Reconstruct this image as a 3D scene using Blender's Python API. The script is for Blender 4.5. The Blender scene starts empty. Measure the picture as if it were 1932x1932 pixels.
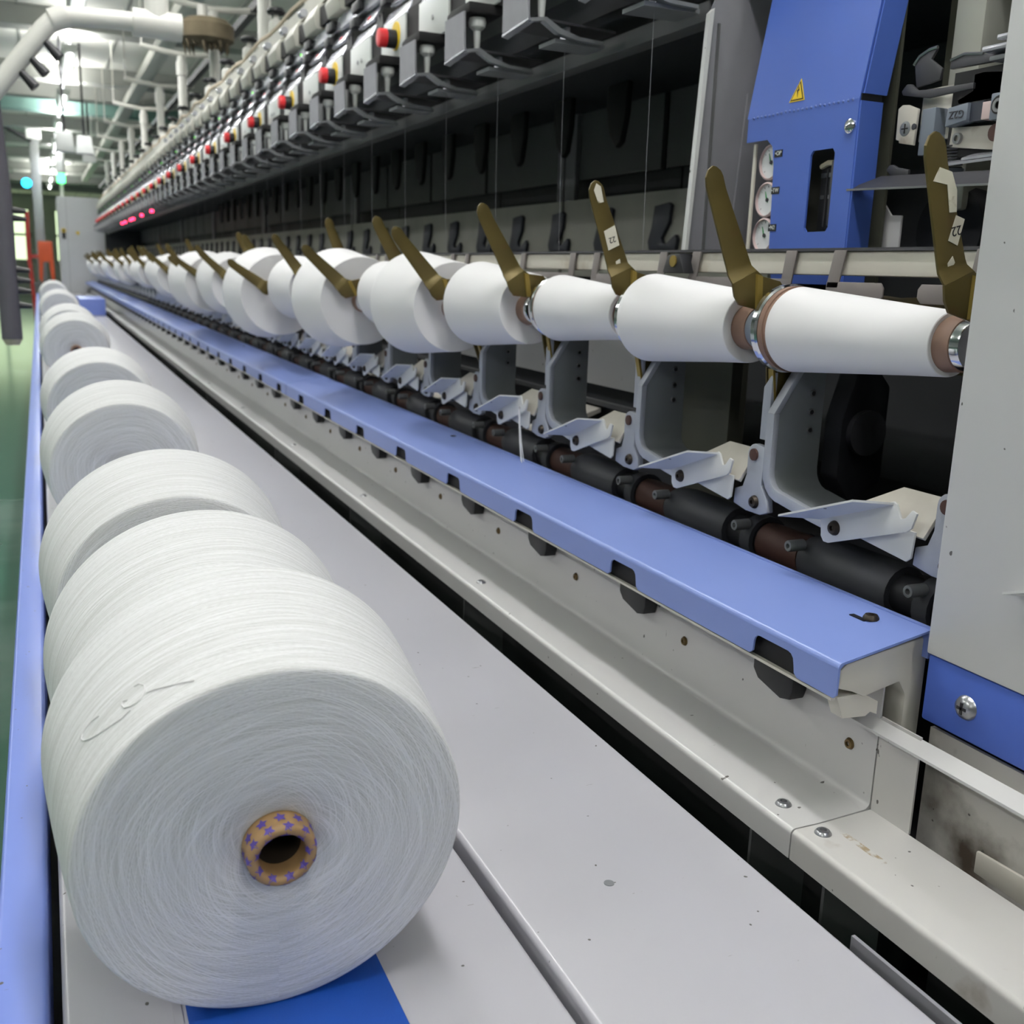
import bpy, bmesh, math, random
from mathutils import Vector, Matrix
random.seed(7)
sc = bpy.context.scene
COL = sc.collection
H = 1.31                      # camera height above the floor; every coordinate below is relative to the camera height

# ------------------------------------------------------------------ camera
cam = bpy.data.cameras.new('camera'); camo = bpy.data.objects.new('camera', cam); COL.objects.link(camo)
rt, dn, fw = Vector((.91312355, -.40635473, .03288174)), Vector((-.06192499, -.21796631, -.97398972)), Vector((.40295244, .88733676, -.22419368))
camo.matrix_world = Matrix(((rt.x, -dn.x, -fw.x, 0), (rt.y, -dn.y, -fw.y, 0), (rt.z, -dn.z, -fw.z, H), (0, 0, 0, 1)))
cam.sensor_width = 36; cam.lens = 36 * 1950 / 1932; cam.clip_start = .02; cam.clip_end = 200
cam.dof.use_dof = True; cam.dof.focus_distance = 1.06; cam.dof.aperture_fstop = 9.5
sc.camera = camo
# ------------------------------------------------------------------ world, exposure
w = bpy.data.worlds.new('world'); sc.world = w; w.use_nodes = True
w.node_tree.nodes['Background'].inputs[0].default_value = (.92, .95, .90, 1)
w.node_tree.nodes['Background'].inputs[1].default_value = .17
sc.view_settings.view_transform = 'Standard'; sc.view_settings.look = 'None'
sc.view_settings.exposure = -0.2; sc.view_settings.gamma = 1
sc.view_settings.use_curve_mapping = False
LAMP_W = 22.5                 # watts of each ceiling tube lamp

# ------------------------------------------------------------------ materials
def srgb(h):
    v = [int(h[i:i + 2], 16) / 255 for i in (0, 2, 4)]
    return tuple(c / 12.92 if c <= .04045 else ((c + .055) / 1.055) ** 2.4 for c in v) + (1,)
MATS = {}
def mat(name, col, rough=.5, metal=0., var=.06, vscale=6., speck=0., bump=0., bscale=200., emit=0., dirt=None, dscale=3., dthr=.62, coat=0.):
    m = bpy.data.materials.new(name); m.use_nodes = True; MATS[name] = m
    nt = m.node_tree; N = nt.nodes; Lk = nt.links; b = N['Principled BSDF']
    c = srgb(col); b.inputs['Roughness'].default_value = rough; b.inputs['Metallic'].default_value = metal
    if coat: b.inputs['Coat Weight'].default_value = coat; b.inputs['Coat Roughness'].default_value = .15
    tc = N.new('ShaderNodeTexCoord')
    nz = N.new('ShaderNodeTexNoise'); nz.inputs['Scale'].default_value = vscale; nz.inputs['Detail'].default_value = 4
    Lk.new(tc.outputs['Object'], nz.inputs['Vector'])
    mx = N.new('ShaderNodeMix'); mx.data_type = 'RGBA'
    mx.inputs[6].default_value = tuple(x * (1 - var * 1.6) for x in c[:3]) + (1,); mx.inputs[7].default_value = tuple(min(1, x * (1 + var * 1.6)) for x in c[:3]) + (1,)
    Lk.new(nz.outputs[0], mx.inputs[0]); out = mx.outputs[2]
    def overlay(scale, lo, hi, colr, detail, stretch=None):
        nonlocal out
        n2 = N.new('ShaderNodeTexNoise'); n2.inputs['Scale'].default_value = scale; n2.inputs['Detail'].default_value = detail
        if stretch:
            mp = N.new('ShaderNodeMapping'); mp.inputs['Scale'].default_value = stretch; mp.inputs['Rotation'].default_value = (0, 0, .5)
            Lk.new(tc.outputs['Object'], mp.inputs['Vector']); Lk.new(mp.outputs[0], n2.inputs['Vector'])
        else: Lk.new(tc.outputs['Object'], n2.inputs['Vector'])
        r = N.new('ShaderNodeMapRange'); r.inputs[1].default_value = lo; r.inputs[2].default_value = hi
        Lk.new(n2.outputs[0], r.inputs[0])
        m2 = N.new('ShaderNodeMix'); m2.data_type = 'RGBA'; Lk.new(r.outputs[0], m2.inputs[0]); Lk.new(out, m2.inputs[6]); m2.inputs[7].default_value = colr
        out = m2.outputs[2]
    if dirt: overlay(dscale, dthr, dthr + .12, srgb(dirt), 8)
    if speck:
        overlay(90, .80 - speck, .82 - speck, srgb('55524e'), 1)
        overlay(26, .795 - speck * .7, .81 - speck * .7, srgb('6a665f'), 3, (1, 9, 1))
    Lk.new(out, b.inputs['Base Color'])
    if bump:
        n3 = N.new('ShaderNodeTexNoise'); n3.inputs['Scale'].default_value = bscale; n3.inputs['Detail'].default_value = 2
        Lk.new(tc.outputs['Object'], n3.inputs['Vector'])
        bp = N.new('ShaderNodeBump'); bp.inputs['Strength'].default_value = bump; bp.inputs['Distance'].default_value = .001
        Lk.new(n3.outputs[0], bp.inputs['Height']); Lk.new(bp.outputs[0], b.inputs['Normal'])
    if emit:
        b.inputs['Emission Color'].default_value = c; b.inputs['Emission Strength'].default_value = emit
    return m

def yarn_mat(name, c0, c1, strength, freq):
    m = bpy.data.materials.new(name); m.use_nodes = True; MATS[name] = m
    nt = m.node_tree; N = nt.nodes; Lk = nt.links; b = N['Principled BSDF']; b.inputs['Roughness'].default_value = .82
    b.inputs['Specular IOR Level'].default_value = .25; b.inputs['Sheen Weight'].default_value = .15
    uv = N.new('ShaderNodeUVMap'); sp = N.new('ShaderNodeSeparateXYZ'); Lk.new(uv.outputs[0], sp.inputs[0])
    def math_(op, a, bb):
        n = N.new('ShaderNodeMath'); n.operation = op
        for i, x in enumerate((a, bb)):
            if isinstance(x, (int, float)): n.inputs[i].default_value = x
            else: Lk.new(x, n.inputs[i])
        return n.outputs[0]
    outs = []
    for sgn, fr, us in ((1, freq, 5.), (-1, freq * .8, 4.), (1, freq * .16, 2.5)):
        v = math_('ADD', sp.outputs[1], math_('MULTIPLY', sp.outputs[0], sgn * .10 if fr > freq * .5 else .02))
        cx = N.new('ShaderNodeCombineXYZ'); Lk.new(math_('MULTIPLY', sp.outputs[0], us), cx.inputs[0]); Lk.new(math_('MULTIPLY', v, fr), cx.inputs[1])
        nz = N.new('ShaderNodeTexNoise'); nz.inputs['Scale'].default_value = 1; nz.inputs['Detail'].default_value = 1.5
        Lk.new(cx.outputs[0], nz.inputs['Vector']); outs.append(nz.outputs[0])
    h = math_('ADD', math_('MAXIMUM', outs[0], outs[1]), math_('MULTIPLY', outs[2], .3))
    r = N.new('ShaderNodeMapRange'); r.inputs[1].default_value = .50; r.inputs[2].default_value = .80; Lk.new(h, r.inputs[0])
    mx = N.new('ShaderNodeMix'); mx.data_type = 'RGBA'; mx.inputs[6].default_value = srgb(c0); mx.inputs[7].default_value = srgb(c1)
    Lk.new(r.outputs[0], mx.inputs[0]); Lk.new(mx.outputs[2], b.inputs['Base Color'])
    bp = N.new('ShaderNodeBump'); bp.inputs['Strength'].default_value = strength; bp.inputs['Distance'].default_value = .0012
    Lk.new(h, bp.inputs['Height']); Lk.new(bp.outputs[0], b.inputs['Normal'])
    return m

mat('deck', 'b9b8be', .32, var=.03, vscale=3, speck=.025, bump=.04, bscale=350, coat=.2)
mat('trough', 'c3c2c0', .34, var=.03, vscale=4, speck=.03, dirt='b3a895', dscale=5, dthr=.70, coat=.2)
mat('trough_rust', 'c0beba', .4, var=.05, vscale=5, speck=.04, dirt='7c6a56', dscale=9, dthr=.64)
mat('rust_patch', 'c0beba', .5, var=.05, vscale=5, dirt='95846a', dscale=90, dthr=.46)
mat('dirty_plate', 'bcb9b2', .5, var=.06, vscale=5, speck=.04, dirt='4c4238', dscale=7, dthr=.53)
mat('blue_cover', '7588c4', .36, var=.04, vscale=3, speck=.0, bump=.05, bscale=500, coat=.15)
mat('blue_rail', '768ad4', .35, var=.05, vscale=4, speck=.045)
mat('blue_paint', '4664b6', .42, var=.06, vscale=4, bump=.15, bscale=900)
mat('blue_strip', '4260b6', .45, var=.06, vscale=6, speck=.02)
mat('belt_blue', '0846a0', .6, var=.08, vscale=20, bump=.2, bscale=900)
mat('cabinet_white', 'c9c9c8', .45, var=.02, vscale=2, speck=.02, bump=.05, bscale=700)
mat('far_white', 'c9c9cb', .5, var=.02)
mat('casting', 'a9adb6', .45, .25, var=.08, vscale=30, speck=.05, bump=.15, bscale=400)
mat('web_steel', '7d8285', .5, .3, var=.12, vscale=12, bump=.05)
mat('clip_white', 'd3d4d2', .4, var=.03, vscale=20, speck=.03)
mat('clip_beige', 'c0bbb0', .45, var=.08, vscale=25, dirt='8f7f6e', dscale=14, dthr=.62)
mat('brass', '574b24', .42, .45, var=.25, vscale=14, dirt='5c4426', dscale=22, dthr=.6, bump=.08)
mat('brass_light', '8f7a3a', .4, .5, var=.15, vscale=30)
mat('chrome', 'd8dade', .12, 1., var=.02)
mat('steel', 'a8a9ab', .3, .9, var=.08, vscale=20)
mat('steel_dull', '8c8f92', .5, .5, var=.12, vscale=20)
mat('dark_steel', '4a4a4e', .45, .5, var=.12, vscale=20)
mat('black', '17181c', .45, var=.1)
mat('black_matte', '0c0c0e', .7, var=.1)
mat('shaft_dark', '26272b', .5, .4, var=.15, vscale=10)
mat('shaft_brown', '452c25', .6, .1, var=.2, vscale=14)
mat('grey_cast', '404248', .55, .2, var=.12, vscale=9)
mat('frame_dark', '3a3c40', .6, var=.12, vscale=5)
mat('frame_mid', '5c5d5e', .55, var=.1, vscale=6)
mat('frame_olive', '46473c', .6, var=.1, vscale=6)
mat('back_plate', 'a5a69b', .5, .1, var=.12, vscale=9)
mat('hook_dark', '30343f', .5, var=.1)
mat('guard_grey', '7a7472', .45, .2, var=.1, vscale=20)
mat('rail_cream', 'd2cec2', .35, var=.05, vscale=9, dirt='a89b80', dscale=7, dthr=.64)
mat('bolt', '6d5a3a', .35, .7, var=.25, vscale=90)
mat('bolt_dark', '3a332c', .4, .6, var=.2)
mat('tube_brown', '84695a', .6, var=.2, vscale=40)
mat('kraft', 'a5845a', .5, var=.18, vscale=60, bump=.1)
mat('kraft_shade', '2e2418', .8, var=.2)
mat('star_purple', '57479c', .5, var=.1, vscale=80)
mat('plastic_white', 'd9dcd8', .4, var=.02)
mat('panel_grey', '85858b', .5, var=.08, vscale=25)
mat('red', 'dd2f35', .4, var=.05)
mat('yellow', 'e6c321', .45, var=.05)
mat('beige_box', 'b3b2a6', .5, var=.06, vscale=10)
mat('light_metal', 'c3c4cc', .22, .6, var=.06, vscale=10)
mat('rope', 'd9c9b2', .8, var=.1, vscale=60)
mat('floor_green', '47705f', .13, var=.08, vscale=.8, bump=.02, bscale=30, dirt='6f8a7e', dscale=.6, dthr=.5)
mat('ceiling_white', 'dcdcd4', .7, var=.02, vscale=.5)
mat('beam_grey', '9ea09a', .6, var=.05)
mat('beam_green', '7fa39b', .6, var=.05)
mat('wall_pale', 'd3d6cf', .7, var=.03)
mat('pvc', 'd6d5cd', .4, var=.04, vscale=3)
mat('hose_grey', '54525a', .7, var=.12, vscale=20)
mat('lint', 'b9b29c', .95, var=.2, vscale=30)
mat('dust', '5f5644', .95, var=.3, vscale=14)
mat('orange', 'd4562a', .5, var=.08)
mat('red_rack', 'b03a34', .5, var=.08)
mat('sticker', 'd8d3c0', .7, var=.06, vscale=60, dirt='9d9170', dscale=60, dthr=.6)
mat('ink', '1d1b1a', .7, var=.02)
mat('gauge_face', 'e6e8ea', .35, var=.03)
mat('gauge_green', '2f8f4c', .5, var=.05)
mat('pink_tile', 'cdb7b4', .4, var=.03)
mat('block_grey', '707884', .5, var=.06, vscale=30)
mat('led_red', 'ff2d55', .4, emit=9)
mat('led_green', '6dff3a', .4, emit=1.2)
mat('lamp_tube', 'ffffff', .4, emit=14)
mat('lamp_green', '3dff7a', .4, emit=10)
mat('lamp_blue', '22c4ff', .4, emit=6)
mat('window_glow', 'e9ffd0', .4, emit=1.6)
mat('yellow_hose', 'a8791f', .5, var=.1)
yarn_mat('yarn', 'c4c5c1', 'f5f5f6', .8, 1500)
mat('yarn_spin', 'ebeaea', .8, var=.01, vscale=3)
mat('strand', '9a9ba0', .7, var=.02)
g = bpy.data.materials.new('gauge_glass'); g.use_nodes = True; MATS['gauge_glass'] = g
gb = g.node_tree.nodes['Principled BSDF']; gb.inputs['Transmission Weight'].default_value = 1; gb.inputs['Roughness'].default_value = .03; gb.inputs['IOR'].default_value = 1.1

# ------------------------------------------------------------------ geometry helpers
class MB:
    def __init__(s): s.v = []; s.f = []; s.uv = None
    def add(s, vs, fs):
        o = len(s.v); s.v += [tuple(v) for v in vs]; s.f += [tuple(i + o for i in f) for f in fs]; return s
    def box(s, x0, x1, y0, y1, z0, z1):
        return s.add([(x0, y0, z0), (x1, y0, z0), (x1, y1, z0), (x0, y1, z0), (x0, y0, z1), (x1, y0, z1), (x1, y1, z1), (x0, y1, z1)],
                     [(0, 3, 2, 1), (4, 5, 6, 7), (0, 1, 5, 4), (1, 2, 6, 5), (2, 3, 7, 6), (3, 0, 4, 7)])
    def hexa(s, a, b):        # two quads (lists of four points) joined
        return s.add(list(a) + list(b), [(0, 3, 2, 1), (4, 5, 6, 7), (0, 1, 5, 4), (1, 2, 6, 5), (2, 3, 7, 6), (3, 0, 4, 7)])
    def poly(s, pts, axis, a0, a1):
        n = len(pts)
        def P(p, a): return {'x': (a, p[0], p[1]), 'y': (p[0], a, p[1]), 'z': (p[0], p[1], a)}[axis]
        vs = [P(p, a0) for p in pts] + [P(p, a1) for p in pts]
        fs = [tuple(range(n - 1, -1, -1)), tuple(range(n, 2 * n))] + [(i, (i + 1) % n, (i + 1) % n + n, i + n) for i in range(n)]
        return s.add(vs, fs)
    def cyl(s, p0, p1, r0, r1=None, n=16, caps=True):
        r1 = r0 if r1 is None else r1; p0, p1 = Vector(p0), Vector(p1); d = (p1 - p0).normalized()
        u = d.orthogonal().normalized(); vv = d.cross(u)
        vs = []
        for p, r in ((p0, r0), (p1, r1)):
            vs += [p + (u * math.cos(2 * math.pi * i / n) + vv * math.sin(2 * math.pi * i / n)) * r for i in range(n)]
        fs = [(i, (i + 1) % n, (i + 1) % n + n, i + n) for i in range(n)]
        if caps: fs += [tuple(range(n - 1, -1, -1)), tuple(range(n, 2 * n))]
        return s.add(vs, fs)
    def tube(s, pts, r, n=8):
        pts = [Vector(p) for p in pts]; rings = []; u = None
        for i, p in enumerate(pts):
            d = (pts[min(i + 1, len(pts) - 1)] - pts[max(i - 1, 0)]).normalized()
            u = d.orthogonal().normalized() if u is None else (u - d * u.dot(d)).normalized()
            vv = d.cross(u); rr = r[i] if isinstance(r, (list, tuple)) else r
            rings.append([p + (u * math.cos(2 * math.pi * k / n) + vv * math.sin(2 * math.pi * k / n)) * rr for k in range(n)])
        vs = [q for ring in rings for q in ring]; fs = []
        for i in range(len(rings) - 1):
            fs += [(i * n + k, i * n + (k + 1) % n, (i + 1) * n + (k + 1) % n, (i + 1) * n + k) for k in range(n)]
        fs += [tuple(range(n - 1, -1, -1)), tuple((len(rings) - 1) * n + k for k in range(n))]
        return s.add(vs, fs)
    def lathe(s, prof, o=(0, 0, 0), axis='y', n=48, close=False):
        # prof: list of (r, h); axis y: ring in xz (theta 0 at the bottom)
        vs = []; uvs = []; L = 0
        for i, (r, h) in enumerate(prof):
            if i: L += math.hypot(r - prof[i - 1][0], h - prof[i - 1][1])
            for k in range(n + 1):
                t = 2 * math.pi * k / n - math.pi / 2; a, b = r * math.cos(t), r * math.sin(t)
                vs.append({'y': (o[0] + a, o[1] + h, o[2] + b), 'z': (o[0] + a, o[1] + b, o[2] + h), 'x': (o[0] + h, o[1] + a, o[2] + b)}[axis]); uvs.append((k / n, L))
        fs = []
        for i in range(len(prof) - 1):
            for k in range(n):
                q = (i * (n + 1) + k, i * (n + 1) + k + 1, (i + 1) * (n + 1) + k + 1, (i + 1) * (n + 1) + k)
                fs.append(q[::-1] if axis != 'y' else q)
        if s.uv is None: s.uv = {}
        off = len(s.v)
        for i, t in enumerate(uvs): s.uv[off + i] = t
        return s.add(vs, fs)
    def strip(s, rows, t, axis='y'):
        # rows: (left(x,z), right(x,z), y); plate of thickness t along y
        vs = []
        for (l, r, y) in rows: vs += [(l[0], y, l[1]), (r[0], y, r[1]), (r[0], y + t, r[1]), (l[0], y + t, l[1])]
        fs = []
        for i in range(len(rows) - 1):
            a = i * 4; b = a + 4
            fs += [(a, a + 1, b + 1, b), (a + 1, a + 2, b + 2, b + 1), (a + 2, a + 3, b + 3, b + 2), (a + 3, a, b, b + 3)]
        m = (len(rows) - 1) * 4
        fs += [(3, 2, 1, 0), (m, m + 1, m + 2, m + 3)]
        return s.add(vs, fs)
    def mesh(s, name, material, bev=0., seg=2, sharp=35, weld=False):
        me = bpy.data.meshes.new(name); me.from_pydata(s.v, [], s.f)
        if s.uv is not None:
            ul = me.uv_layers.new(name='UVMap')
            for lp in me.loops: ul.data[lp.index].uv = s.uv.get(lp.vertex_index, (0, 0))
        bm = bmesh.new(); bm.from_mesh(me)
        if s.uv is not None or weld: bmesh.ops.remove_doubles(bm, verts=bm.verts, dist=1e-6)
        bmesh.ops.recalc_face_normals(bm, faces=bm.faces)
        if bev:
            ed = [e for e in bm.edges if len(e.link_faces) == 2 and e.calc_face_angle(0) > .5]
            bmesh.ops.bevel(bm, geom=ed, offset=bev, segments=seg, affect='EDGES', profile=.6, clamp_overlap=True)
        for f in bm.faces: f.smooth = True
        bm.to_mesh(me); bm.free()
        me.set_sharp_from_angle(angle=math.radians(sharp))
        me.materials.append(MATS[material]); return me
    def build(s, name, material, parent=None, base=None, **kw):
        return link(name, s.mesh(name, material, **kw), parent, base)
def link(name, me, parent=None, base=None):
    o = bpy.data.objects.new(name, me); COL.objects.link(o)
    if parent is None: o.location = (0, 0, H)
    else:
        o.parent = parent
        if base is not None: o.location = (-base[0], -base[1], -base[2])
    return o
def tag(o, label=None, cat=None, group=None, kind=None):
    if label: o['label'] = label
    if cat: o['category'] = cat
    if group: o['group'] = group
    if kind: o['kind'] = kind
    return o
def thing(name, loc, label, cat, group=None):
    o = bpy.data.objects.new(name, None); COL.objects.link(o); o.empty_display_size = .05
    o.location = (loc[0], loc[1], loc[2] + H); return tag(o, label, cat, group)
def text_mesh(txt, size, material, name='lettering', extrude=.0003):
    cu = bpy.data.curves.new('t', 'FONT'); cu.body = txt; cu.size = size; cu.align_x = 'CENTER'; cu.align_y = 'CENTER'; cu.extrude = extrude
    o = bpy.data.objects.new('t', cu); COL.objects.link(o)
    dg = bpy.context.evaluated_depsgraph_get(); me = bpy.data.meshes.new_from_object(o.evaluated_get(dg))
    bpy.data.objects.remove(o); bpy.data.curves.remove(cu); me.name = name; me.materials.clear(); me.materials.append(MATS[material]); return me
def arc(cx, cy, r, a0, a1, n):
    return [(cx + r * math.cos(math.radians(a0 + (a1 - a0) * i / n)), cy + r * math.sin(math.radians(a0 + (a1 - a0) * i / n))) for i in range(n + 1)]
ORD = ['first', 'second', 'third', 'fourth', 'fifth', 'sixth', 'seventh', 'eighth', 'ninth', 'tenth', 'eleventh', 'twelfth', 'thirteenth', 'fourteenth', 'fifteenth', 'sixteenth']
P = .32                       # spacing of the winding positions along the machine

# ================================================================== THE SETTING
tag(MB().box(-9, 6, -8, 42, -H - .05, -H).build('floor', 'floor_green'), 'glossy green painted factory floor', kind='structure')
tag(MB().box(-9, 6, -8, 42, 2.2, 2.3).build('ceiling', 'ceiling_white'), 'white panelled factory ceiling', kind='structure')
ceil = bpy.data.objects['ceiling']
for i in range(32):           # narrow joints between the ceiling panels
    x = -8.6 + i * .45
    MB().box(x, x + .02, -2, 41.9, 2.19, 2.2).build('panel_joint', 'beam_grey', ceil)
for y, m_ in ((7.5, 'beam_grey'), (10.9, 'beam_grey'), (13.9, 'beam_grey'), (15.4, 'beam_grey'), (16.8, 'beam_green'), (19, 'beam_grey'), (21.5, 'beam_grey'), (24.5, 'beam_grey'), (28, 'beam_grey'), (32, 'beam_grey'), (36, 'beam_grey')):
    MB().box(-8.9, 5.9, y, y + .28, 2.03, 2.2).build('ceiling_beam', m_, ceil)
tag(MB().box(-9, 6, 41.95, 42, -H, 2.2).build('wall_back', 'wall_pale'), 'pale far end wall of the hall', kind='structure')
tag(MB().box(-9, -8.95, -8, 42, -H, 2.2).build('wall_left', 'wall_pale'), 'pale side wall of the hall', kind='structure')
for n_, (x0, x1) in enumerate(((-2.2, -.2), (.6, 2.2), (-6.5, -3.5))):
    wd = thing('window_%d' % (n_ + 1), ((x0 + x1) / 2, 41.9, .1), 'bright greenish window in the far end wall', None); wd['kind'] = 'structure'
    b_ = ((x0 + x1) / 2, 41.9, .1)
    MB().box(x0, x1, 41.9, 41.93, -.1, 1.7).build('pane', 'window_glow', wd, b_)
    fr = MB()
    for z in (-.1, .8, 1.7): fr.box(x0 - .05, x1 + .05, 41.86, 41.94, z - .04, z + .04)
    for x in (x0, (x0 + x1) / 2, x1): fr.box(x - .04, x + .04, 41.86, 41.94, -.1, 1.7)
    fr.build('window_frame', 'wall_pale', wd, b_)

# ceiling tube lamps
li = 0
for X in (.38, -2.6, 3.4):
    for j in range(13):
        Y = -2.25 + j * 2.75
        if X == 3.4 and Y > 12: continue
        t = thing('tube_lamp', (X, Y, 1.8), 'lit white tube lamp on the ceiling, row above the machine aisle' if X == .38 else 'lit white tube lamp on the ceiling, row away from the machine', 'lamp', 'ceiling tube lamps')
        if X != .38: t['group'] = 'side row ceiling lamps'
        MB().poly([(-.07, .1), (.07, .1), (.05, .03), (-.05, .03)], 'y', -.62, .62).build('housing', 'plastic_white', t)
        MB().cyl((0, -.58, .018), (0, .58, .018), .016, n=8).build('tube', 'lamp_tube', t)
        la = bpy.data.lights.new('lamp_light', 'AREA'); la.shape = 'RECTANGLE'; la.size = .12; la.size_y = 1.2; la.energy = LAMP_W; la.color = (.98, .97, 1)
        lo = bpy.data.objects.new('lamp_light', la); COL.objects.link(lo); lo.parent = t; lo.location = (0, 0, -.005)
        lu = bpy.data.lights.new('ceiling_fill', 'AREA'); lu.shape = 'RECTANGLE'; lu.size = .12; lu.size_y = 1.2; lu.energy = LAMP_W * 2.0; lu.color = (1, .99, .97)  # upward fill light, added to brighten the ceiling
        lo = bpy.data.objects.new('ceiling_fill', lu); COL.objects.link(lo); lo.parent = t; lo.location = (0, 0, .11); lo.rotation_euler = (math.pi, 0, 0)
        for y_ in (-.5, .5): MB().cyl((0, y_, .1), (0, y_, .40), .006, n=6).build('hanger', 'steel_dull', t)

# ================================================================== CONVEYOR
ZT = -.557
YE = 19.1
Y0, Y1 = .15, YE
B = (.29, Y0, -H)
cv = thing('package_conveyor', B, 'long grey conveyor deck with blue belt carrying finished yarn packages', 'conveyor')
def rounded(x0, x1, z0, z1, r, n=4):      # open-bottom tray section: top face with rounded shoulders, thickness t
    return [(x0, z0)] + arc(x0 + r, z1 - r, r, 180, 90, n) + arc(x1 - r, z1 - r, r, 90, 0, n) + [(x1, z0)]
MB().poly(rounded(-.019, .342, ZT - .06, ZT, .006), 'y', Y0, Y1).build('deck_panel', 'deck', cv, B)
MB().poly(rounded(.353, .604, ZT - .06, ZT, .006), 'y', Y0, Y1).build('deck_panel', 'deck', cv, B)
MB().box(.058, .064, Y0, Y1, ZT, ZT + .0012).build('belt_guide', 'deck', cv, B)
MB().box(.0675, .2205, Y0, Y1, ZT, ZT + .002).build('belt', 'belt_blue', cv, B)
MB().poly(rounded(-.068, -.028, ZT - .12, ZT + .001, .005), 'y', Y0, Y1).build('side_rail', 'blue_rail', cv, B)
MB().box(-.03, .60, Y0, Y1, ZT - .30, ZT - .07).build('under_frame', 'black_matte', cv, B)  # black box added so no light enters below the deck
for y in (1.0, 4., 7., 10., 13.):
    MB().box(.02, .06, y, y + .06, -H, ZT - .3).build('leg', 'frame_mid', cv, B)
    MB().box(.54, .58, y, y + .06, -H, ZT - .3).build('leg', 'frame_mid', cv, B)
sl = MB().cyl((.455, .752, ZT), (.455, .752, ZT + .0006), .005, n=16).build('deck_plug', 'steel_dull', cv, B)

# packages lying on the belt
RF, RR, LP = .1425, .158, .167
TILT = math.atan((RR - RF) / LP)
def nose_prof():
    pr = [(.0265, .010), (.0262, 0), (.0255, -.009)]
    pr += [(.0213 + .0041 * math.cos(math.radians(a)), -.0105 - .0041 * math.sin(math.radians(a))) for a in (10, 30, 50, 70, 90, 110, 130, 150, 170)]
    return pr + [(.0172, -.008), (.0168, .002)]
def yarn_profile(rf, rr, L):
    return [(.0255, .006), (.030, .003), (.06, .0), (.10, -.0005), (rf - .010, 0), (rf - .0025, .0003), (rf - .0007, .0012), (rf, .0032), (rf + .001, .011)] + \
           [(rf + (rr - rf) * u + .0012 * math.sin(math.pi * u), L * u) for u in (.15, .3, .45, .6, .75, .88)] + [(rr - .0006, L * .965), (rr - .003, L * .99), (rr - .01, L), (.05, L), (.045, L - .004)]
me_y = MB().lathe(yarn_profile(RF, RR, LP), (0, 0, RF), n=160).mesh('yarn', 'yarn', sharp=60)
me_bore = MB().lathe([(.0163, .002), (.0160, .03), (.0165, .12), (.001, .121)], (0, 0, RF), n=32).mesh('tube_bore', 'kraft_shade')  # darker lining, the shade inside the bore painted in
me_t = MB().lathe(nose_prof() + [(.0178, .03), (.024, .15), (.038, .178), (.045, .178), (.045, .16)], (0, 0, RF), n=48).mesh('cone_tube', 'kraft', sharp=60)
def star_mesh():
    pr = nose_prof(); cum = [0]
    for i in range(1, len(pr)): cum.append(cum[-1] + math.hypot(pr[i][0] - pr[i - 1][0], pr[i][1] - pr[i - 1][1]))
    def at(s, th):
        s = max(0, min(cum[-1] - 1e-5, s)); i = max(j for j in range(len(cum) - 1) if cum[j] <= s); u = (s - cum[i]) / (cum[i + 1] - cum[i])
        r = pr[i][0] + (pr[i + 1][0] - pr[i][0]) * u; h = pr[i][1] + (pr[i + 1][1] - pr[i][1]) * u
        dr, dh = pr[i + 1][0] - pr[i][0], pr[i + 1][1] - pr[i][1]; l = math.hypot(dr, dh); nr, nh = -dh / l, dr / l
        r += nr * .0004; h += nh * .0004
        return (r * math.cos(th), h, RF + r * math.sin(th)), r
    m = MB()
    for ring, (s0, n, off) in enumerate(((.0125, 12, 0), (.0222, 11, .26), (.0305, 9, .1))):
        for k in range(n):
            th0 = 2 * math.pi * k / n + off; rr_ = at(s0, th0)[1]; a0 = random.uniform(0, 6); vs = [at(s0, th0)[0]]
            sz = .0050 - .0003 * ring
            for q in range(10):
                ra = sz if q % 2 == 0 else sz * .48; a = a0 + q * math.pi / 5
                vs.append(at(s0 + ra * math.cos(a), th0 + ra * math.sin(a) / rr_)[0])
            m.add(vs, [(0, 1 + q, 1 + (q + 1) % 10) for q in range(10)])
    return m.mesh('star_print', 'star_purple')
me_s = star_mesh()
pk = [(.700, 'large white yarn package nearest the camera, cardboard core with purple stars'),
      (.940, 'second white yarn package on the belt, right behind the nearest one'),
      (1.272, 'third white yarn package on the belt, its front rim showing a grey crescent'),
      (2.17, 'fourth white yarn package on the belt, standing apart with its grey face visible'),
      (3.12, 'fifth white yarn package on the belt, just behind the fourth'),
      (5.25, 'sixth white yarn package on the belt, its brown core peeking out'),
      (6.30, 'seventh white yarn package on the belt, blurred in the distance'),
      (9.40, 'eighth white yarn package on the belt, far along the deck'),
      (13.2, 'ninth and farthest white yarn package, at the end of the belt')]
for i, (y, lab) in enumerate(pk):
    t = thing('yarn_package', (.134, y, ZT + .002), lab, 'yarn package', 'finished packages on the conveyor belt')
    t.rotation_euler = (TILT, 0, 0)
    link('yarn', me_y, t).rotation_euler = (0, .0, 0)
    ct = link('cone_tube', me_t, t); link('tube_bore', me_bore, ct)
    if i < 6: link('star_print', me_s, t)
    if i == 0: front_pkg = t
    s_ = (1, .985, 1.01, 1.0, .99, 1.0, 1.0, 1.0, 1.0)[i]; t.scale = (s_, s_, s_)
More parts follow.
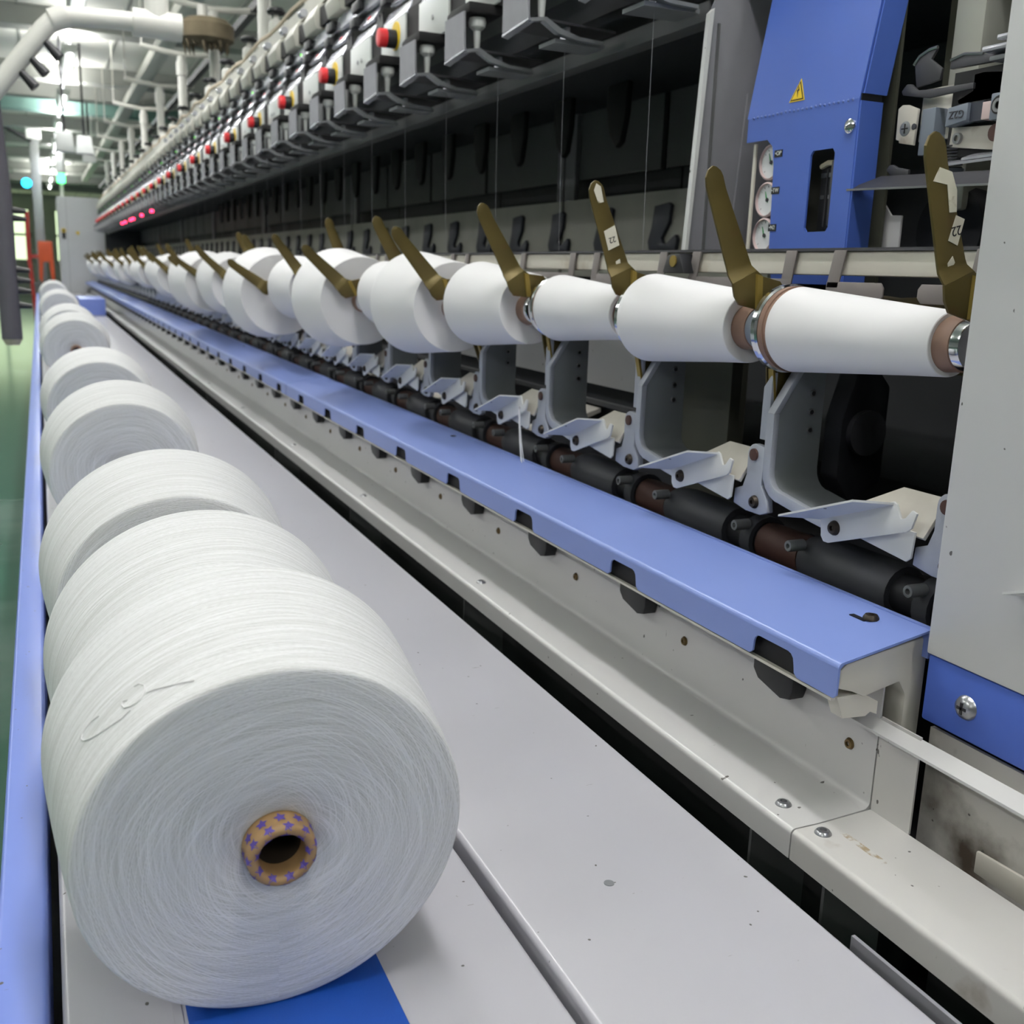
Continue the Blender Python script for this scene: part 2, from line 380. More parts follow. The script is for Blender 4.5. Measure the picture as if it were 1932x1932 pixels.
for pts in ([[-0.0547, 0.0162, 0.277], [-0.0639, 0.0216, 0.2735], [-0.0731, 0.0271, 0.2692], [-0.0793, 0.0316, 0.2659], [-0.0845, 0.0343, 0.2627]],
            [[-0.0913, 0.0518, 0.2597], [-0.088, 0.0505, 0.262], [-0.0852, 0.0443, 0.2635], [-0.0853, 0.0376, 0.2625], [-0.0879, 0.0331, 0.2601], [-0.0914, 0.0319, 0.2574], [-0.0956, 0.0339, 0.2541], [-0.0992, 0.0377, 0.2515], [-0.1007, 0.0437, 0.2508], [-0.0996, 0.0466, 0.252], [-0.0965, 0.0431, 0.2543]],
            [[-0.0959, 0.0301, 0.2534], [-0.1015, 0.0293, 0.2483], [-0.1079, 0.0331, 0.2422], [-0.1164, 0.0397, 0.2329], [-0.1223, 0.0463, 0.2261], [-0.1259, 0.053, 0.2216], [-0.1276, 0.0589, 0.2199], [-0.1266, 0.0619, 0.2222], [-0.1237, 0.0626, 0.2266], [-0.1197, 0.061, 0.2321], [-0.1153, 0.0574, 0.2373]]):
    MB().tube(pts, .0005, 6).build('loose_thread', 'yarn_spin', front_pkg)

# ================================================================== TROUGH in front of the machine
B = (.72, .75, -.6)
tr = thing('front_trough', B, 'long cream sheet-metal trough with bolted lip beside the conveyor deck', 'trough')
def trough_sec(z0=0.):
    t = .0022
    o = [(.667, -.577), (.667, -.552)] + arc(.673, -.550, .006, 180, 100, 4) + [(.70, -.5442), (.762, -.541)] + arc(.762, -.533, .008, 270, 360, 4) + [(.770, -.40)]
    i = [(.770 + t, -.40), (.770 + t, -.545), (.70, -.5442 - t), (.673 + t, -.546 - t), (.667 + t, -.552), (.667 + t, -.577)]
    return o + i
MB().poly(trough_sec(), 'y', .752, YE).build('trough_section', 'trough', tr, B)
o2 = [(.667, -.577), (.667, -.552)] + arc(.673, -.550, .006, 180, 100, 4) + [(.70, -.5442), (.770, -.541), (.770, -.5432), (.70, -.5464), (.6752, -.5482), (.6692, -.552), (.6692, -.577)]
MB().poly(o2, 'y', .12, .750).build('trough_section', 'trough_rust', tr, B)
MB().box(.770, .7722, .696, .750, -.541, -.435).build('trough_wall', 'trough_rust', tr, B)
# slanted ledge along the wall top
MB().hexa([(.757, .785, -.447), (.757, .30, -.447), (.772, .30, -.437), (.772, .785, -.437)], [(.757, .785, -.450), (.757, .30, -.450), (.772, .30, -.440), (.772, .785, -.440)]).build('ledge', 'trough', tr, B)
MB().box(.81, .815, .12, .722, -.62, -.44).build('recess_plate', 'dirty_plate', tr, B)
MB().box(.77, .81, .12, .70, -.60, -.585).build('recess_floor', 'dark_steel', tr, B)
MB().poly([(.30, -.565), (.636, -.554), (.636, -.531), (.30, -.517)], 'x', .796, .80).build('handle_plate', 'clip_beige', tr, B, bev=.0015)
def hexbolt(n=6, r=.006, h=.004):
    return MB().lathe([(.0001, h), (r * .7, h), (r, h * .55), (r, 0)], axis='z', n=16).mesh('bolt', 'bolt')
me_btn = MB().lathe([(.003, .002), (.0036, .0048), (.0066, .004), (.0086, .0014), (.009, 0)], axis='z', n=20).mesh('bolt', 'steel')
me_btnx = MB().lathe([(.0022, -.0012), (.0026, -.0034), (.0050, -.003), (.0062, -.001), (.0066, 0)], axis='x', n=20).mesh('bolt', 'bolt')
me_btnd = MB().lathe([(.0026, -.002), (.003, -.0055), (.0065, -.005), (.0085, -.002), (.0088, 0)], axis='x', n=20).mesh('bolt', 'bolt_dark')
def put(me, parent, base, p, nm='bolt'):
    o = link(nm, me, parent); o.location = (p[0] - base[0], p[1] - base[1], p[2] - base[2]); return o
for y in (.797, .734, 1.651, 2.414, 3.2, 4.1, 5.): put(me_btn, tr, B, (.693, y, -.5446))
for k in range(50): put(me_btnx, tr, B, (.7695, 1.113 + P * k, -.478))
put(me_btnx, tr, B, (.7695, .790, -.483))
for k in range(56):           # black sensor blocks hanging below the cover
    y = .865 + P * k
    MBk = None
    if k == 0:
        me_blk = MB().poly([(0, -.395), (.072, -.395), (.072, -.447), (.062, -.457), (.02, -.466), (.004, -.462), (0, -.45)], 'x', .748, .7695).mesh('sensor_block', 'black', bev=.002)
    o = link('sensor_block', me_blk, tr, B); o.location.y += y
MB().hexa([(.682, .735, -.5466), (.682, .675, -.5466), (.715, .665, -.5437), (.715, .725, -.5437)], [(.682, .735, -.5463), (.682, .675, -.5463), (.715, .665, -.5432), (.715, .725, -.5432)]).build('rust_stain', 'rust_patch', tr, B)
for y in (.709, .828, 1.697, 2.486, 3.425, 5., 7.): # gussets carrying the trough, seen through the gap
    MB().poly([(.68, -.578), (.76, -.578), (.76, -.80), (.68, -.64)], 'y', y, y + .004).build('gusset', 'frame_mid', tr, B)
MB().box(.638, .642, .12, .626, -.66, -.577).build('stop_plate', 'panel_grey', tr, B)

# ================================================================== BLUE COVER
B = (.75, .734, -.40)
bc = thing('blue_cover', B, 'long light-blue sheet-metal cover with a notched front edge', 'machine cover')
def cover_part(ya, yb, nm):
    top = MB().poly(arc(.696, -.366, .006, 180, 98, 5) + [(.812, -.338), (.812, -.3405), (.697, -.3625), (.6924, -.3665)], 'y', ya, yb)
    top.build(nm, 'blue_cover', bc, B, sharp=50)
    pts = [(ya, -.366), (ya, -.394), (ya + .004, -.398)]
    k = 0
    while True:
        a, b_ = .798 + P * k, .868 + P * k
        if b_ > yb - .02: break
        if a > ya + .01: pts += [(a - .005, -.398), (a, -.394)] + arc(a + .012, -.384, .010, 180, 90, 3) + arc(b_ - .010, -.383, .009, 90, 0, 3) + [(b_, -.394), (b_ + .005, -.398)]
        k += 1
    pts += [(yb, -.398), (yb, -.366)]
    MB().poly(pts, 'x', .690, .6924).build('front_flange', 'blue_cover', bc, B)
cover_part(.734, 3.28, 'cover_sheet'); cover_part(3.284, 8.4, 'cover_sheet'); cover_part(8.404, 13.5, 'cover_sheet'); cover_part(13.504, YE, 'cover_sheet')
MB().poly([(.806, -.338), (.812, -.338), (.812, -.37), (.806, -.37)], 'y', .734, YE).build('rear_flange', 'blue_cover', bc, B)
MB().box(.772, .784, .793, .815, -.3452, -.3443).build('slot', 'black', bc, B)
put(me_btnd, bc, B, (.782, .793, -.3435)).rotation_euler = (0, math.pi / 2, 0)
for y in (2.053, 4.6, 7.2): MB().cyl((.79, y, -.3425), (.79, y, -.3415), .008, n=12).build('hole', 'black', bc, B)
# cream end bracket under the cover
MB().poly([(.700, -.372), (.708, -.366), (.806, -.349), (.814, -.356), (.814, -.47), (.79, -.47), (.79, -.41), (.78, -.395), (.735, -.405), (.72, -.398), (.70, -.392)], 'y', .742, .80).build('end_bracket', 'rail_cream', bc, B, bev=.003)
MB().poly([(.702, -.402), (.735, -.402), (.757, -.414), (.757, -.428), (.748, -.424), (.742, -.428), (.712, -.426)], 'y', .745, .762).build('inner_rail', 'rail_cream', bc, B)
MB().box(.6945, .700, .745, YE, -.4045, -.4015).build('inner_lip', 'rail_cream', bc, B)
MB().box(.701, .703, .765, YE, -.404, -.366).build('inner_shadow', 'black_matte', bc, B)  # black strip standing in for the shade behind the notches

# ================================================================== CRADLE BRACKETS
PIV = (.87, -.215)
def bracket_proto():
    # local origin: X .833, Y of the upright, camera height
    pa = [(0, -.098), (0, -.16), (0, -.232)] + [(-.034 + .034 * math.cos(math.radians(a)), -.232 - .036 * math.sin(math.radians(a))) for a in (20, 40, 60, 80, 90)] + [(-.09, -.277), (-.15, -.284)]
    th = .011
    m = MB(); vs = []
    for i, (y, z) in enumerate(pa):
        a, b_ = pa[max(i - 1, 0)], pa[min(i + 1, len(pa) - 1)]; dy, dz = b_[0] - a[0], b_[1] - a[1]; l = math.hypot(dy, dz); ny, nz = dz / l, -dy / l   # towards -y / up : inner side
        xf = .0 if z < -.155 else .038
        xb = .075
        vs += [(xf, y, z), (xb, y, z), (xb, y + ny * th, z + nz * th), (xf, y + ny * th, z + nz * th)]
    fs = [(3, 2, 1, 0)]
    for i in range(len(pa) - 1):
        q = i * 4; r_ = q + 4
        fs += [(q, q + 1, r_ + 1, r_), (q + 1, q + 2, r_ + 2, r_ + 1), (q + 2, q + 3, r_ + 3, r_ + 2), (q + 3, q, r_, r_ + 3)]
    e = (len(pa) - 1) * 4; fs.append((e, e + 1, e + 2, e + 3))
    m.add(vs, fs)
    me = {}
    me['web'] = m.mesh('web', 'web_steel', bev=.0015, sharp=40)
    rim = MB(); rv = []
    pr = pa[1:]
    for i, (y, z) in enumerate(pr):
        a, b_ = pr[max(i - 1, 0)], pr[min(i + 1, len(pr) - 1)]; dy, dz = b_[0] - a[0], b_[1] - a[1]; l = math.hypot(dy, dz); ny, nz = dz / l, -dy / l
        rv += [(-.003, y - ny * .002, z - nz * .002), (.006, y - ny * .002, z - nz * .002), (.006, y + ny * (th + .001), z + nz * (th + .001)), (-.003, y + ny * (th + .001), z + nz * (th + .001))]
    fs = [(3, 2, 1, 0)]
    for i in range(len(pr) - 1):
        q = i * 4; r_ = q + 4
        fs += [(q, q + 1, r_ + 1, r_), (q + 1, q + 2, r_ + 2, r_ + 1), (q + 2, q + 3, r_ + 3, r_ + 2), (q + 3, q, r_, r_ + 3)]
    e = (len(pr) - 1) * 4; fs.append((e, e + 1, e + 2, e + 3))
    rim.add(rv, fs)
    rim.hexa([(-.003, .002, -.16), (-.003, -.012, -.16), (.036, -.012, -.098), (.036, .002, -.098)], [(.006, .002, -.16), (.006, -.012, -.16), (.045, -.012, -.098), (.045, .002, -.098)])
    me['rim'] = rim.mesh('rim', 'casting', bev=.0012)
    me['lug'] = MB().poly([(.001, -.205)] + arc(.02, -.217, .014, 100, 0, 5) + [(.034, -.245), (.040, -.262), (.056, -.268), (.057, -.288), (.03, -.293), (.0, -.293), (-.015, -.287), (-.012, -.272), (.002, -.255)], 'x', -.003, .007).mesh('lug', 'casting', bev=.0015)
    me['pivot_pin'] = MB().cyl((-.006, .02, -.217), (.01, .02, -.217), .008, n=16).mesh('pivot_pin', 'shaft_brown', bev=.001)
    me['strap'] = MB().poly([(.006, -.11), (.022, -.13), (.022, -.197), (.006, -.197)], 'x', .004, .012).mesh('strap', 'casting', bev=.001)
    me['hole'] = MB().cyl((.055, -.0135, -.135), (.055, -.010, -.135), .0042, n=12).mesh('hole', 'steel')
    me['hole2'] = MB().cyl((.055, -.0137, -.135), (.055, -.0128, -.135), .003, n=12).mesh('hole', 'black')
    x = -.020
    me['clip_plate'] = MB().poly([(-.134, -.262), (-.137, -.285), (-.142, -.291), (-.150, -.291), (-.266, -.250), (-.272, -.245), (-.277, -.228), (-.270, -.226), (-.262, -.236), (-.256, -.238), (-.248, -.224), (-.243, -.222)], 'x', x, x + .003).mesh('clip_plate', 'clip_white', bev=.0007)
    me['clip_flap'] = MB().hexa([(x, -.134, -.264), (x, -.244, -.223), (x - .030, -.215, -.224), (x - .034, -.100, -.266)], [(x, -.134, -.2665), (x, -.244, -.2255), (x - .030, -.215, -.2265), (x - .034, -.100, -.2685)]).mesh('clip_flap', 'clip_white')
    me['lower_sheet'] = MB().poly([(-.16, -.272), (-.262, -.284), (-.268, -.279), (-.270, -.25), (-.20, -.25)], 'x', -.012, -.009).mesh('lower_sheet', 'clip_white', bev=.0007)
    me['back_sheet'] = MB().hexa([(-.008, -.150, -.252), (-.008, -.278, -.255), (.014, -.284, -.212), (.014, -.222, -.212)], [(-.004, -.150, -.255), (-.004, -.278, -.258), (.018, -.284, -.215), (.018, -.222, -.215)]).mesh('back_sheet', 'clip_beige', bev=.001)
    return me
BR = bracket_proto()
def bracket(k):
    y = 1.055 + P * k
    lab = ('grey cast cradle bracket half hidden by the white end cabinet' if k < 0 else 'grey cast cradle bracket with white clip plate, %s from the white end cabinet' % ORD[k] if k < 10 else 'small grey cast cradle bracket in the blurred far stretch of the row')
    t = thing('cradle_bracket', (.833, y, 0), lab, 'bracket', 'cradle brackets along the machine' if k < 10 else 'far cradle brackets')
    for nm in (('web', 'rim', 'lug', 'pivot_pin', 'strap', 'clip_plate', 'clip_flap', 'lower_sheet', 'back_sheet') if k < 24 else ('web', 'rim', 'lug', 'clip_plate', 'lower_sheet')):
        o = link(nm, BR[nm], t)
    if k < 8:
        for dz in (0, -.024, -.047):
            o = link('hole', BR['hole'], t); o.location.z = dz; o = link('hole', BR['hole2'], t); o.location.z = dz
    if k >= 24: return t
    o = link('bolt', me_btnd, t); o.location = (-.020, -.159, -.271)
    o = link('bolt', me_btnd, t); o.location = (-.003, .012, -.278)
    return t
for k in range(-1, 55): bracket(k)

# drive shaft below the brackets
B = (.885, .5, -.33)
ds = thing('drive_shaft', B, 'dark drive shaft with grey castings and brown sleeves below the cradle brackets', 'shaft')
MB().cyl((.900, .4, -.348), (.900, YE, -.348), .024, n=16).build('shaft', 'shaft_dark', ds, B)
me_sl = MB().cyl((0, 0, 0), (0, .085, 0), .0265, n=18).mesh('sleeve', 'shaft_brown')
me_ca = MB().lathe([(.02, 0), (.032, .0), (.034, .006), (.034, .13), (.031, .15), (.029, .16), (.024, .16)], n=20).mesh('casting', 'grey_cast')
me_cl = MB().lathe([(.026, 0), (.033, 0), (.033, .022), (.026, .022)], n=18).mesh('clamp_ring', 'grey_cast')
me_fo = MB().box(-.02, .02, 0, .03, -.09, -.03).mesh('foot', 'frame_mid', bev=.003)
me_nut = MB().lathe([(.003, -.004), (.0035, -.012), (.0068, -.012), (.0075, -.010), (.0075, .012)], axis='x', n=14).mesh('nut', 'steel_dull')
for k in range(-1, 28):
    y = 1.03 + P * k
    for me, p, nm in ((me_sl, (.900, y, -.348), 'sleeve'), (me_ca, (.900, y - .165, -.348), 'casting'), (me_cl, (.900, y + .09, -.348), 'clamp_ring'), (me_fo, (.900, y - .13, -.348), 'foot'), (me_nut, (.858, y - .017, -.325), 'nut'), (me_nut, (.862, y + .103, -.326), 'nut')):
        put(me, ds, B, p, nm)

# ================================================================== CRADLES + WINDING PACKAGES
PHI0 = 16.3
phis = [16.3, 20.4, 18.2, 26.6, 36.7, 26.3, 44, 17.8, 33.4, 52, 30, 24, 44, 38, 50, 49, 24, 36, 30, 44, 28, 38, 34, 30, 40, 26, 36, 30] + [22, 34, 44, 26, 38, 30, 24, 46, 32, 28, 40, 22, 36, 30, 44, 26, 34, 40, 24, 30, 46, 28, 36, 22, 40, 32]
def cradle_proto():
    me = {}
    px, pz = PIV
    def rel(l, r, y): return ((l[0] - px, l[1] - pz), (r[0] - px, r[1] - pz), y)
    rows = [rel((.7685, .1425), (.7735, .1415), -.006), rel((.7625, .138), (.780, .137), -.006), rel((.759, .129), (.7835, .131), -.006), rel((.760, .118), (.788, .116), -.006), rel((.792, .020), (.826, .029), -.006), rel((.7925, .013), (.827, .024), -.008), rel((.794, .003), (.830, .018), -.015)]
    me['handle'] = MB().strip(rows, .0035).mesh('handle', 'brass', bev=.0006, sharp=25)
    me['arm_plate'] = MB().poly([(.794 - px, .003 - pz), (.797 - px, -.012 - pz), (.804 - px, -.023 - pz), (.842 - px, -.033 - pz), (.848 - px, -.05 - pz), (.852 - px, -.20 - pz), (.86 - px, -.222 - pz), (.88 - px, -.222 - pz), (.884 - px, -.2 - pz), (.880 - px, -.06 - pz), (.876 - px, -.01 - pz), (.866 - px, .003 - pz), (.840 - px, .010 - pz), (.830 - px, .018 - pz)], 'y', -.015, -.0115).mesh('arm_plate', 'brass', bev=.0006)
    me['crease'] = MB().hexa([(.828 - px, -.015, .014 - pz), (.838 - px, -.015, .011 - pz), (.838 - px, -.015, -.031 - pz), (.828 - px, -.015, -.029 - pz)], [(.829 - px, -.018, .013 - pz), (.837 - px, -.018, .010 - pz), (.837 - px, -.018, -.030 - pz), (.829 - px, -.018, -.028 - pz)]).mesh('crease', 'brass_light')  # lighter brass paints the highlight along the bend
    me['base_arm'] = MB().poly([(-.03, .19), (-.01, .20), (.02, .19), (.03, .15), (.02, .03), (.012, -.012), (-.012, -.012), (-.02, .03), (-.035, .12)], 'y', .290, .2935).mesh('base_arm', 'brass', bev=.0006)
    me['base_rim'] = MB().strip([((-.036, .12), (-.033, .12), .285), ((-.022, .03), (-.018, .03), .285), ((-.014, -.01), (-.010, -.01), .285)], .010).mesh('base_rim', 'brass_light')
    ax = (.85 - px, -.055 - pz)
    me['base_disc'] = MB().lathe([(.02, .288), (.0515, .288), (.0545, .285), (.0545, .278), (.052, .276), (.02, .276)], (ax[0], 0, ax[1]), n=48).mesh('base_disc', 'chrome')
    me['nose_disc'] = MB().lathe([(.004, -.011), (.0245, -.0107), (.0255, -.009), (.0265, .005), (.023, .007)], (ax[0], 0, ax[1]), n=40).mesh('nose_disc', 'chrome')
    me['nose_disc_grey'] = MB().lathe([(.004, -.011), (.0245, -.0107), (.0255, -.009), (.0265, .005), (.023, .007)], (ax[0], 0, ax[1]), n=40).mesh('nose_disc', 'block_grey')
    return me, ax
CR, AX = cradle_proto()
me_cone = MB().lathe([(.024, .020), (.0275, .021), (.0278, .03), (.0335, .09), (.0505, .288), (.052, .296), (.045, .298)], n=48).mesh('cone_tube', 'tube_brown')
for k, ph in enumerate(phis):
    yn = .775 + P * k; a = -math.radians(ph - PHI0)
    small = ph < 24
    lab = 'brass cradle with bent handle, %s from the white end cabinet' % ORD[k] if k < 12 else 'small brass cradle with handle in the blurred far stretch of the row'
    if k == 0: lab = 'brass cradle handle with torn yellowed sticker, right beside the white end cabinet'
    if k == 2: lab = 'brass cradle handle carrying two pale paper stickers, third from the end cabinet'
    t = thing('package_cradle', (PIV[0], yn, PIV[1]), lab, 'cradle', 'brass cradles along the machine' if k < 12 else 'far brass cradles'); t.rotation_euler = (0, a, 0)
    for nm in (('handle', 'arm_plate', 'crease', 'base_arm', 'base_rim', 'base_disc') if k < 24 else ('handle', 'arm_plate', 'base_arm')): link(nm, CR[nm], t)
    if k < 24: link('nose_disc', CR['nose_disc_grey' if k == 1 else 'nose_disc'], t)
    # package radius follows how far the cradle has swung out
    th = math.radians(ph - PHI0 + 7.1); th0 = math.radians(7.1)
    d = math.hypot(.161 * (math.sin(th) - math.sin(th0)), .161 * (math.cos(th) - math.cos(th0)))
    R = .0515 + 1.12 * d; r2 = R - .0175 - .08 * d
    lab = ('slim white cone nearest the white end cabinet, brown tube nose and chrome disc' if k == 0 else '%s white package held in the cradle row, counted from the end cabinet' % (('slim ' if small else 'thick ' if ph > 33 else 'medium ') + ORD[k]) if k < 12 else 'white package in the blurred far stretch of the cradle row')
    q = thing('winding_package', (0, 0, 0), lab, 'yarn package', 'packages winding in the cradles' if k < 12 else 'far winding packages')
    wx = PIV[0] - .161 * math.sin(th); wz = PIV[1] + .161 * math.cos(th)
    q.location = (wx, yn - .021, wz + H)
    if k < 24: link('cone_tube', me_cone, q)
    prof = [(.0285, .046), (r2 - .006, .0408), (r2 - .0012, .0405), (r2 - .0003, .0412), (r2, .0428)] + [(r2 + (R - r2) * u, .050 + .227 * u) for u in (.2, .4, .6, .8, .97)] + [(R + .0002, .280), (R - .002, .284), (R - .006, .286), (.046, .286)]
    MB().lathe(prof, n=72 if k < 20 else 32).build('yarn', 'yarn_spin', q, sharp=40)
    if k < 3: MB().lathe([(.0525, .2945), (.0525, .287), (.046, .287), (.046, .2945)], n=48).build('tube_rim', 'tube_brown', q)

# a loose tail of yarn caught on the fourth clip, and lint in the gap
t = thing('yarn_tail', (.800, 1.745, -.24), 'white loose yarn tail hanging from the fourth clip plate', 'yarn')
for dx, dy in ((0, 0), (.003, -.006), (-.003, -.010)):
    MB().tube([(.0, 0, .0), (.0, -.004, -.03), (dx * .5, -.008 + dy * .5, -.065), (dx, -.016 + dy, -.10), (dx * 2, -.02 + dy * 2, -.125)], [.0022, .0018, .0012, .0008, .0005], 6).build('strand', 'yarn_spin', t)
t = thing('lint_tuft', (.655, .51, -.655), 'wispy white lint tuft in the dark gap at lower right', 'lint')
for i in range(9):
    a = random.uniform(0, 6.28); l = random.uniform(.02, .05)
    MB().tube([(0, 0, 0), (.006 * math.cos(a), l * .4 * math.sin(a), l * .5), (.012 * math.cos(a + 1), l * math.sin(a + .6), l)], .0003, 4).build('fibre', 'lint', t)
MB().box(-.004, .03, -.03, .03, -.006, .0).build('lint_base', 'lint', t)

# stickers on handles
def sticker(k, poly, txt=None, tp=None, size=.012, rot=0.):
    t = [o for o in COL.objects if o.name.startswith('package_cradle') and o.parent is None and abs(o.location.y - (.775 + P * k)) < .01][0]
    a = -math.radians(phis[k] - PHI0)
    m = MB(); pts = [(x - PIV[0], z - PIV[1]) for x, z in poly]
    o = m.poly(pts, 'y', -.0068, -.0062).build('sticker', 'sticker', t)
    if txt:
        l = link('lettering', text_mesh(txt, size, 'ink'), o); l.location = (tp[0] - PIV[0], -.0069, tp[1] - PIV[1]); l.rotation_euler = (math.pi / 2, rot, 0)
sticker(0, [(.800, .045), (.8125, .041), (.8175, .066), (.806, .069)], '22', (.8085, .055), .013, math.pi - .25)
sticker(0, [(.772, .098), (.790, .096), (.797, .071), (.806, .072), (.803, .092), (.794, .108), (.778, .111)])
sticker(0, [(.804, .012), (.812, .025), (.808, .031), (.803, .024)])
sticker(2, [(.770, .138), (.7775, .134), (.783, .112), (.774, .110), (.766, .128)])
sticker(2, [(.7845, .070), (.803, .079), (.8115, .050), (.793, .042)], '22', (.799, .058), .012, math.pi - .3)
sticker(2, [(.806, .026), (.813, .030), (.815, .021), (.808, .017)])

# ================================================================== GUIDE RAIL WITH GUARDS (behind the packages)
B = (.93, .8, .03)
gr = thing('guide_rail', B, 'cream guide rail with grey bent guards running behind the winding packages', 'rail')
MB().box(.930, .955, .725, YE, .012, .042).build('rail', 'rail_cream', gr, B, bev=.004)
MB().box(.926, .960, .725, YE, .042, .046).build('rail_top', 'dark_steel', gr, B)
def guard(solid):
    m = MB(); t = .0022; x = .926 - .93
    # legs lean like the photograph's bent straps
    m.poly([(.0, .043), (.022, .043), (.030, -.004), (.008, -.004)], 'x', x - t, x)
    m.poly([(.225, .043), (.247, .043), (.257, -.004), (.235, -.004)], 'x', x - t, x)
    if solid: m.poly([(.008, .006), (.256, .006), (.258, -.012), (.251, -.018), (.014, -.018), (.008, -.012)], 'x', x - t, x)
    else:
        m.poly([(.008, .004), (.095, .004), (.100, -.002), (.100, -.012), (.094, -.018), (.014, -.018), (.008, -.012)], 'x', x - t, x)
        m.poly([(.256, .004), (.160, .004), (.155, -.002), (.155, -.012), (.161, -.018), (.25, -.018), (.258, -.012)], 'x', x - t, x)
    return m.mesh('guard', 'guard_grey', bev=.0008)
me_g1, me_g2 = guard(True), guard(False)
for k in range(-1, 54): put(me_g2 if k == -1 else me_g1, gr, B, (.93, 1.144 + P * k, .0), 'guard')
gb_ = MB().poly([(1.385, .010), (1.447, .010), (1.435, .037), (1.40, .040)], 'x', .905, .93).build('guide_block', 'black', gr, B, bev=.003)
MB().cyl((.903, 1.415, .028), (.906, 1.415, .028), .009, n=14).build('eyelet', 'brass_light', gr, B)
for k in range(0, 20):        # drive drums behind the packages
    if k == 0: me_dr = MB().lathe([(.01, 0), (.043, 0), (.045, .004), (.043, .05), (.045, .10), (.042, .15), (.045, .196), (.043, .20), (.01, .20)], n=24).mesh('drum', 'brass')
    d_ = link('winding_drum', me_dr); tag(d_, ('olive grooved winding drum behind the slim cone at the end cabinet' if k == 0 else 'olive grooved winding drum hidden behind the package row'), 'drum', 'winding drums'); d_.location = (.975, .85 + P * k, -.055 + H)

# ================================================================== MACHINE BODY (interior)
B = (1.76, 2, -H)
mb = thing('rear_frame', B, 'dark recessed rear frame of the machine with panels and grey posts', 'machine frame')
MB().box(1.75, 1.80, .725, YE, -.43, .5).build('rear_panel', 'frame_dark', mb, B)
o = MB().box(1.04, 1.75, YE + .01, YE + .04, -H, 1.02).build('end_bulkhead', 'frame_dark'); tag(o, 'dark bulkhead closing the far end of the machine recess', 'panel')
for k in range(0, 27):
    y = 2.26 + .64 * k
    MB().box(1.60, 1.615, y - .30, y + .31, .30, .50).build('upper_panel', 'frame_mid', mb, B)
    MB().box(1.66, 1.67, y - .315, y + .315, .10, .32).build('recess_panel', 'frame_dark', mb, B)
for y in (3.16, 5.72, 8.28, 10.84, 13.4, 15.96):
    MB().box(1.585, 1.60, y - .07, y + .0, -.4, .50).build('post', 'panel_grey', mb, B)
    MB().box(1.585, 1.60, y + .012, y + .055, -.4, .50).build('post', 'panel_grey', mb, B)
B = (1.4, 2, .5)
uh = thing('upper_housing', B, 'dark upper housing of the machine above the recess', 'machine housing')
MB().box(1.04, 1.81, .735, YE, .50, .56).build('upper_deck', 'frame_dark', uh, B)
MB().box(1.04, 1.80, .74, YE, .56, 1.02).build('housing', 'frame_mid', uh, B)
B = (1.08, 2, .436)
o = MB().box(1.06, 1.10, 1.6, YE, .430, .462).build('support_beam', 'frame_mid', bev=.003); tag(o, 'long grey support beam under the upper spinning units', 'beam')
B = (1.2, 2, -H)
mb = thing('machine_base', B, 'lower machine base behind the trough, its black standing in for shade', 'machine base')
MB().box(.78, 1.74, .74, YE, -H, -.62).build('plinth', 'black_matte', mb, B)  # base blocks coloured black so the gap and void read as shade
MB().box(.93, 1.81, .735, YE, -.62, -.43).build('lower_housing', 'black_matte', mb, B)
# light lower panel seen below the packages, with a dark opening beneath
B = (1.16, 2, -.43)
mb = thing('lower_panel', B, 'pale lower panel of the machine seen between the cradle brackets', 'panel')
MB().box(1.15, 1.17, 1.62, YE, -.24, -.03).build('sheet', 'cabinet_white', mb, B)
MB().box(1.145, 1.17, 1.62, YE, -.285, -.275).build('panel_lip', 'frame_mid', mb, B)
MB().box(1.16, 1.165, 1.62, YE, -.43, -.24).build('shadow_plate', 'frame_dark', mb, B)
for k in range(26):
    y = 2.0 + .64 * k
    MB().hexa([(.95, y, -.34), (.95, y + .09, -.34), (1.15, y + .15, -.29), (1.15, y + .06, -.29)], [(.95, y, -.35), (.95, y + .09, -.35), (1.15, y + .15, -.30), (1.15, y + .06, -.30)]).build('cross_bar', 'rail_cream', mb, B)
B = (1.05, 1.4, -.43)
mb = thing('frame_pillar', B, 'dark olive pillar standing behind the second cradle bracket', 'pillar')
MB().box(1.0, 1.02, 1.37, 1.525, -.43, -.02).build('pillar', 'frame_olive', mb, B)
MB().box(1.02, 1.14, 1.515, 1.525, -.43, -.02).build('pillar_side', 'frame_olive', mb, B)
B = (1.15, 1.1, -.43)
mb = thing('drive_motor', B, 'black drive motor with small label and yellow hose in the dark interior', 'motor')
MB().poly([(1.10, -.20), (1.12, -.13), (1.16, -.12), (1.19, -.15), (1.19, -.30), (1.13, -.33), (1.10, -.29)], 'y', 1.22, 1.26).build('bearing_block', 'shaft_dark', mb, B, bev=.006)
MB().cyl((1.145, 1.21, -.22), (1.145, 1.22, -.22), .035, n=24).build('bearing_ring', 'dark_steel', mb, B)
MB().box(1.14, 1.2, .92, 1.01, -.235, -.10).build('motor', 'black', mb, B, bev=.004)
MB().box(1.137, 1.14, .955, .985, -.175, -.125).build('motor_label', 'panel_grey', mb, B)
MB().box(1.13, 1.21, .90, 1.3, -.43, -.40).build('motor_mount', 'black', mb, B)
MB().tube([(1.12, .965, -.26), (1.10, .955, -.30), (1.09, .92, -.325), (1.08, .86, -.36), (1.06, .80, -.40)], .006, 8).build('yellow_hose', 'yellow_hose', mb, B)

